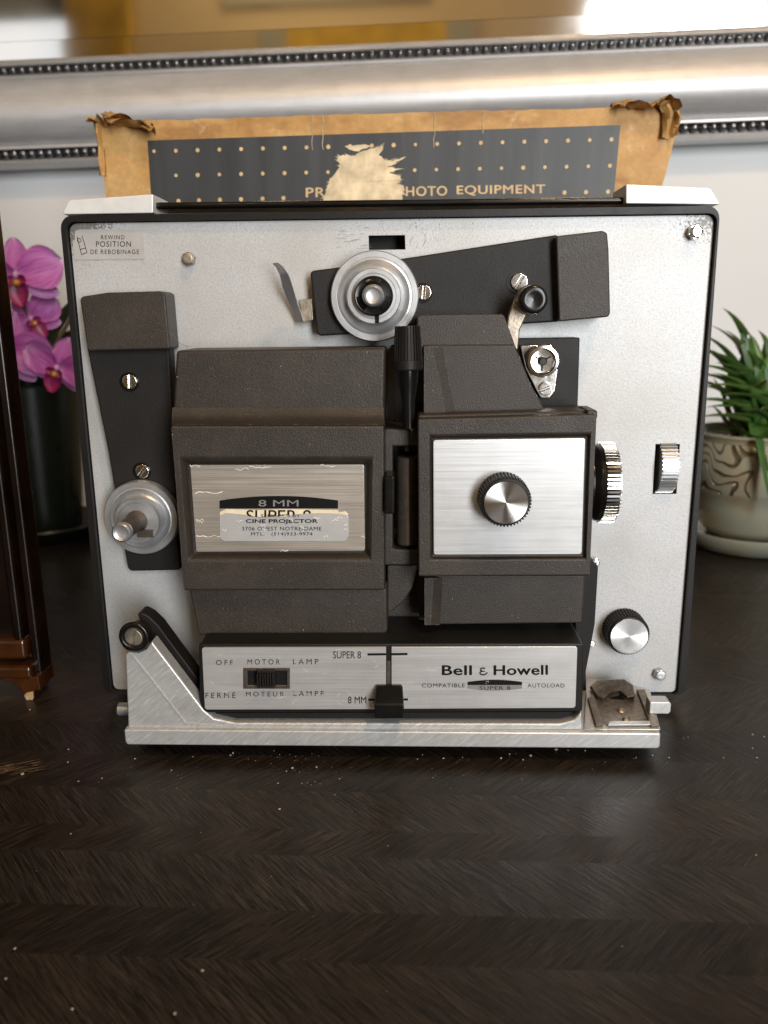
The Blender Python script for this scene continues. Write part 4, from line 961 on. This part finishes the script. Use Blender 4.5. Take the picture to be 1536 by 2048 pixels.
def blade(p0, p1, p2, w, parent, mat, name='leaf', th=.0018, n=12):
    p0, p1, p2 = Vector(p0), Vector(p1), Vector(p2); vs = []; mb = MB()
    for i in range(n+1):
        t = i/n; c = p0*(1-t)**2+p1*2*t*(1-t)+p2*t*t; tg = ((p1-p0)*(1-t)+(p2-p1)*t).normalized()
        ref = Vector((0,0,1)) if abs(tg.z) < .85 else (p2-p0).cross(Vector((p2.y-p0.y, -(p2.x-p0.x), .2))).normalized()
        sd = tg.cross(ref).normalized(); nr = sd.cross(tg)
        ww = w*(min(1, .75+t*.9) if t < .35 else 1.0)*(1-max(0, (t-.35)/.65)**1.7)+.0002
        for a, b in ((-1, .35), (-.5, .05), (0, -.12), (.5, .05), (1, .35), (.5, -.25), (0, -.45), (-.5, -.25)): vs.append(c+sd*ww*.5*a+nr*(b*ww*.5))
    fs = [tuple(range(7, -1, -1)), tuple(n*8+k for k in range(8))]
    for i in range(n):
        for k in range(8): fs.append((i*8+k, i*8+(k+1) % 8, (i+1)*8+(k+1) % 8, (i+1)*8+k))
    mb.add(vs, fs); return build(name, mb, MT[mat], parent, sharp=55)
def at(px, py, y): return onplane(px, py, (0, y, 0), NY)
zs = zr-.008
spec = [(1445, 616, -.01, 20), (1484, 652, 0, 14), (1532, 672, 0, 16), (1402, 668, -.01, 18), (1392, 730, -.02, 20), (1400, 770, -.03, 20), (1506, 705, -.01, 18), (1520, 735, -.02, 16), (1470, 690, .01, 20), (1425, 700, .0, 20), (1545, 700, -.01, 20), (1560, 740, -.01, 18), (1385, 800, -.03, 18), (1410, 815, -.045, 17), (1440, 760, -.035, 18), (1475, 770, -.04, 17), (1508, 780, -.04, 17), (1455, 720, -.02, 20), (1530, 790, -.045, 18), (1425, 745, -.03, 18), (1490, 735, -.02, 20), (1380, 690, .02, 18), (1420, 650, .03, 16), (1515, 660, .03, 16), (1385, 760, .02, 18), (1570, 690, .03, 18), (1460, 800, -.05, 15), (1440, 830, -.055, 13), (1395, 835, -.05, 14), (1500, 740, .02, 20), (1402, 700, -.035, 20), (1415, 770, -.055, 18), (1440, 790, -.06, 16), (1470, 745, -.045, 20), (1398, 800, -.05, 18), (1430, 725, -.03, 20), (1492, 700, -.03, 16), (1535, 760, -.05, 18), (1520, 820, -.06, 14), (1385, 745, -.02, 20), (1450, 660, .02, 16), (1480, 820, -.062, 14)]
for i, (px, py, dy, wpx) in enumerate(spec):
    tip = at(px, py, pc.y+dy); base = pc+Vector((rnd.uniform(-.012, .012), rnd.uniform(-.016, .006), zs))
    dx = tip-base; mid = base+Vector((dx.x*rnd.uniform(.05, .4), dx.y*.4, dx.z*rnd.uniform(.6, .85)+ .012))
    blade(base, mid, tip, wpx*.00052*1.4, su, 'sleaf2' if i % 3 == 1 else 'sleaf')
for i in range(26):
    a = rnd.uniform(PI*.75, PI*2.1); el = rnd.uniform(.15, 1.15); L = rnd.uniform(.03, .062)
    d = Vector((math.cos(a)*math.cos(el), math.sin(a)*math.cos(el), math.sin(el))); base = pc+Vector((rnd.uniform(-.02, .02), rnd.uniform(-.022, .01), zs))
    blade(base, base+d*L*.55+NZ*L*.18, base+d*L+NZ*rnd.uniform(-.01, .006), rnd.uniform(.004, .0085), su, rnd.choice(('sleaf', 'sleaf', 'sleaf2')))
# the long arching leaf that hangs over the pot
tip = at(1545, 1030, pc.y-.072); top_ = at(1505, 770, pc.y-.05); blade(pc+Vector((.0, -.02, zs)), top_+Vector((-.004, 0, .002)), tip, .017, su, 'sleaf', n=18)

ofc = ground_pot(95, 1090, .040)
op = empty('flower_pot', ofc, 'dark green ribbed pot in shadow below the pink orchid at left', 'flower pot')
def zat2(py): r = ray(95, py); t = (ofc.y-.04-CAM.y); return CAM.z+r.z*t/r.y
zo = zat2(770)
mb = MB(); prof = [(.030, .006)]
for i in range(15): z = .010+(zo-.014)*i/14; prof += [(.034+.010*i/14, z), (.0344+.010*i/14, z+.0022)]
prof += [(.045, zo), (.042, zo), (.040, zo-.008), (0, zo-.008)]
mb.lathe(prof, ofc, (0,0,1), 48); build('pot_body', mb, MT['greenpot'], op, sharp=30)
mb = MB().lathe([(.036, 0), (.048, .004), (.056, .014), (.055, .016), (.048, .010), (.03, .006)], ofc, (0,0,1), 60); build('saucer', mb, MT['greenpot'], op, sharp=50)
orc = empty('potted_orchid', ofc+NZ*(zo-.008), 'pink orchid with three veined flowers growing beside the projector at left', 'orchid')
OY = ofc.y-.045
def tubepx(pts, r, name, mat):
    return build(name, MB().tube([at(x, y, yy) for x, y, yy in pts], r, 10), MT[mat], orc, sharp=60)
tubepx([(40, 600, OY+.012), (55, 628, OY+.012), (75, 660, OY+.012), (92, 700, OY+.010), (110, 725, OY+.01)], .0016, 'stem', 'stem')
tubepx([(165, 600, OY+.03), (140, 640, OY+.03), (110, 690, OY+.03), (90, 712, OY+.026), (60, 745, OY+.03), (50, 800, OY+.04)], .0018, 'stem', 'stem')
blade(ofc+NZ*(zo-.006), at(70, 680, OY+.03), at(190, 560, OY+.045), .030, orc, 'oleaf', n=16)
blade(ofc+NZ*(zo-.006), at(60, 690, OY+.05), at(215, 640, OY+.06), .034, orc, 'oleaf', n=16)
blade(ofc+NZ*(zo-.006), at(40, 690, OY+.03), at(-40, 640, OY+.05), .034, orc, 'oleaf', n=16)
def petal(mb, uvs, c, ang, L, W, cup, tilt, rot3, back=0.0, wav=.0):
    n, m = 12, 8; o = len(mb.v); vs = []
    for i in range(n+1):
        t = i/n; wv = W*.5*(math.sin(PI*min(1, (t*.93+.055)))**.62)*(.55+.55*t if W > L*.75 else 1)
        for j in range(m+1):
            s = (j/m)*2-1
            x = L*t; y = s*wv; z = cup*(-(s*s)*.35*W*.5 + .3*L*t*t*(1-.6*t)) + tilt*x + wav*math.sin(6*s+5*t)*W*.05*t + back
            vs.append(Vector((x*math.cos(ang)-y*math.sin(ang), z, x*math.sin(ang)+y*math.cos(ang)))); uvs.append((t, s*(.3+.7*t)*.5+.5+ang))
    vs = [c+rot3 @ v for v in vs]; vs2 = [v+rot3 @ Vector((0, .0003, 0)) for v in vs]; uvs += uvs[-len(vs):]
    k = len(vs); fs = []
    for i in range(n):
        for j in range(m):
            q = (i*(m+1)+j, i*(m+1)+j+1, (i+1)*(m+1)+j+1, (i+1)*(m+1)+j); fs += [q, tuple(k+a for a in reversed(q))]
    mb.add(vs, fs[:0]); mb.v += vs2; mb.f += [tuple(o+a for a in f) for f in fs]
def flower(px, py, y, sc, rz, ry, roll, spec):
    c = at(px, py, y); R3 = Matrix.Rotation(math.radians(rz), 3, 'Z') @ Matrix.Rotation(math.radians(ry), 3, 'X') @ Matrix.Rotation(math.radians(roll), 3, 'Y')
    mb = MB(); uvs = []; U_ = sc
    for (ang, L, W, cup, tilt, back) in spec: petal(mb, uvs, c, math.radians(ang), L*U_, W*U_, cup, tilt, R3, back*U_, .6)
    f = build('flower', mb, MT['petal'], orc, uvs=uvs, sharp=180, raw=True)
    lp = MB(); uu = []
    petal(lp, uu, c+R3 @ Vector((0, -.10*U_, -.02*U_)), math.radians(-90), .62*U_, .46*U_, 1.1, -.25, R3); petal(lp, uu, c+R3 @ Vector((0, -.12*U_, -.02*U_)), math.radians(-25), .24*U_, .24*U_, 1.3, -.5, R3); petal(lp, uu, c+R3 @ Vector((0, -.12*U_, -.02*U_)), math.radians(-155), .24*U_, .24*U_, 1.3, -.5, R3)
    build('lip', lp, MT['lip'], f, uvs=uu, sharp=180, raw=True)
    build('throat', MB().ball(c+R3 @ Vector((0, -.20*U_, -.14*U_)), .085*U_, 10, 7), MT['throat'], f, sharp=180)
    build('column', MB().ball(c+R3 @ Vector((0, -.12*U_, .03*U_)), .075*U_, 10, 7, (.9, 1, 1.1)), MT['petal'], f, sharp=180)
k_ = (at(40, 560, OY)-CAM).dot(FW)/FPX
std = [(88, .80, .55, .5, .12, .05), (212, .85, .5, .5, .15, .05), (-34, .85, .5, .5, .15, .05), (172, 1.0, 1.05, .55, .05, 0), (12, 1.0, 1.1, .55, .05, 0)]
flower(36, 552, OY-.004, 92*k_, 6, 4, -6, std)
flower(6, 700, OY-.008, 98*k_, 10, 8, 20, std)
flower(62, 640, OY+.012, 70*k_, 30, -5, -30, std)
flower(118, 735, OY-.012, 78*k_, -6, 10, 22, std)

# ------------------------------------------------------------------ crumbs, hair and a scrape on the table
mb = MB()
spots = [(45, 1549, 4), (136, 1525, 2.4), (157, 1563, 2), (204, 1557, 2), (137, 1499, 1.8), (270, 1518, 2), (466, 1507, 3.5), (461, 1511, 2.5), (343, 1541, 2.2), (386, 1514, 1.6), (548, 1502, 1.8), (573, 1543, 2), (585, 1537, 3.4), (633, 1535, 2.8), (556, 1567, 2), (679, 1558, 1.6), (670, 1590, 1.6), (559, 1619, 3), (402, 1665, 1.6), (30, 1898, 3.4), (405, 1942, 3.6), (350, 2028, 4), (145, 2019, 4), (12, 1958, 3), (142, 1668, 1.6), (835, 1519, 2), (845, 1510, 1.6), (887, 1517, 2), (925, 1515, 1.6), (1002, 1517, 3), (1019, 1509, 2.6), (1061, 1512, 3.4), (1046, 1520, 1.8), (1112, 1500, 3.8), (1170, 1502, 2.4), (1136, 1501, 1.8), (1272, 1516, 2), (1305, 1511, 2), (1338, 1516, 2.6), (1367, 1477, 2), (1376, 1475, 1.8), (1447, 1516, 1.6), (1505, 1470, 2.8), (1528, 1474, 2.4), (1505, 1497, 2), (1514, 1516, 2.4), (866, 1556, 1.8), (776, 1692, 1.8), (1512, 1711, 2.4), (640, 1568, 1.2), (615, 1566, 1.2), (622, 1570, 1.2), (630, 1564, 1.2), (604, 1567, 1.2), (612, 1572, 1), (1244, 1893, 2), (300, 1483, 1.6), (60, 1420, 2), (420, 1275, 0)]
for _ in range(90):
    cx_ = rnd.choice((300, 560, 615, 860, 1050, 1180, 1420)); spots.append((rnd.gauss(cx_, 70), 1506+abs(rnd.gauss(0, 42)), rnd.uniform(.4, 1.0)))
for _ in range(25): spots.append((rnd.uniform(0, 1536), rnd.uniform(1500, 2040), rnd.uniform(.4, .9)))
for x, y, r in spots:
    if not r: continue
    p = G(x, y); k = (p-CAM).dot(FW)/FPX; rr = r*k*.8
    mb.ball(p+NZ*rr*.5, rr, 7, 4, (rnd.uniform(.7, 1.4), rnd.uniform(.7, 1.3), .6))
tag(build('crumbs', mb, MT['crumb'], sharp=30), 'pale crumbs and specks of dust scattered over the dark table', 'crumbs', kind='stuff')
mb = MB(); 
for k in range(46):
    x = rnd.uniform(-20, 70); y = 1541-x*.13+rnd.gauss(0, 6); L = rnd.uniform(15, 50)
    a, b = G(x, y, .0003), G(x+L, y-L*.2, .0003); wv = Vector((0, rnd.uniform(.0001, .0005), 0)); mb.add([a, b, a.lerp(b, .4)+wv, a+wv*.5], [(0,1,2,3)])
build('scrape_mark', mb, plain('bare_scraped_wood', (.20, .13, .075), .7, 0, .4, 300), TT)
hp = [(322, 664), (335, 662), (345, 668), (354, 680), (365, 690), (378, 694)]
tag(build('hair', MB().tube([V(x, y, .0165+.0006*i*3) for i, (x, y) in enumerate(hp)], .00009, 5), MT['dustm']), 'single thin dark hair caught between left reel arm and lamp house', 'hair')
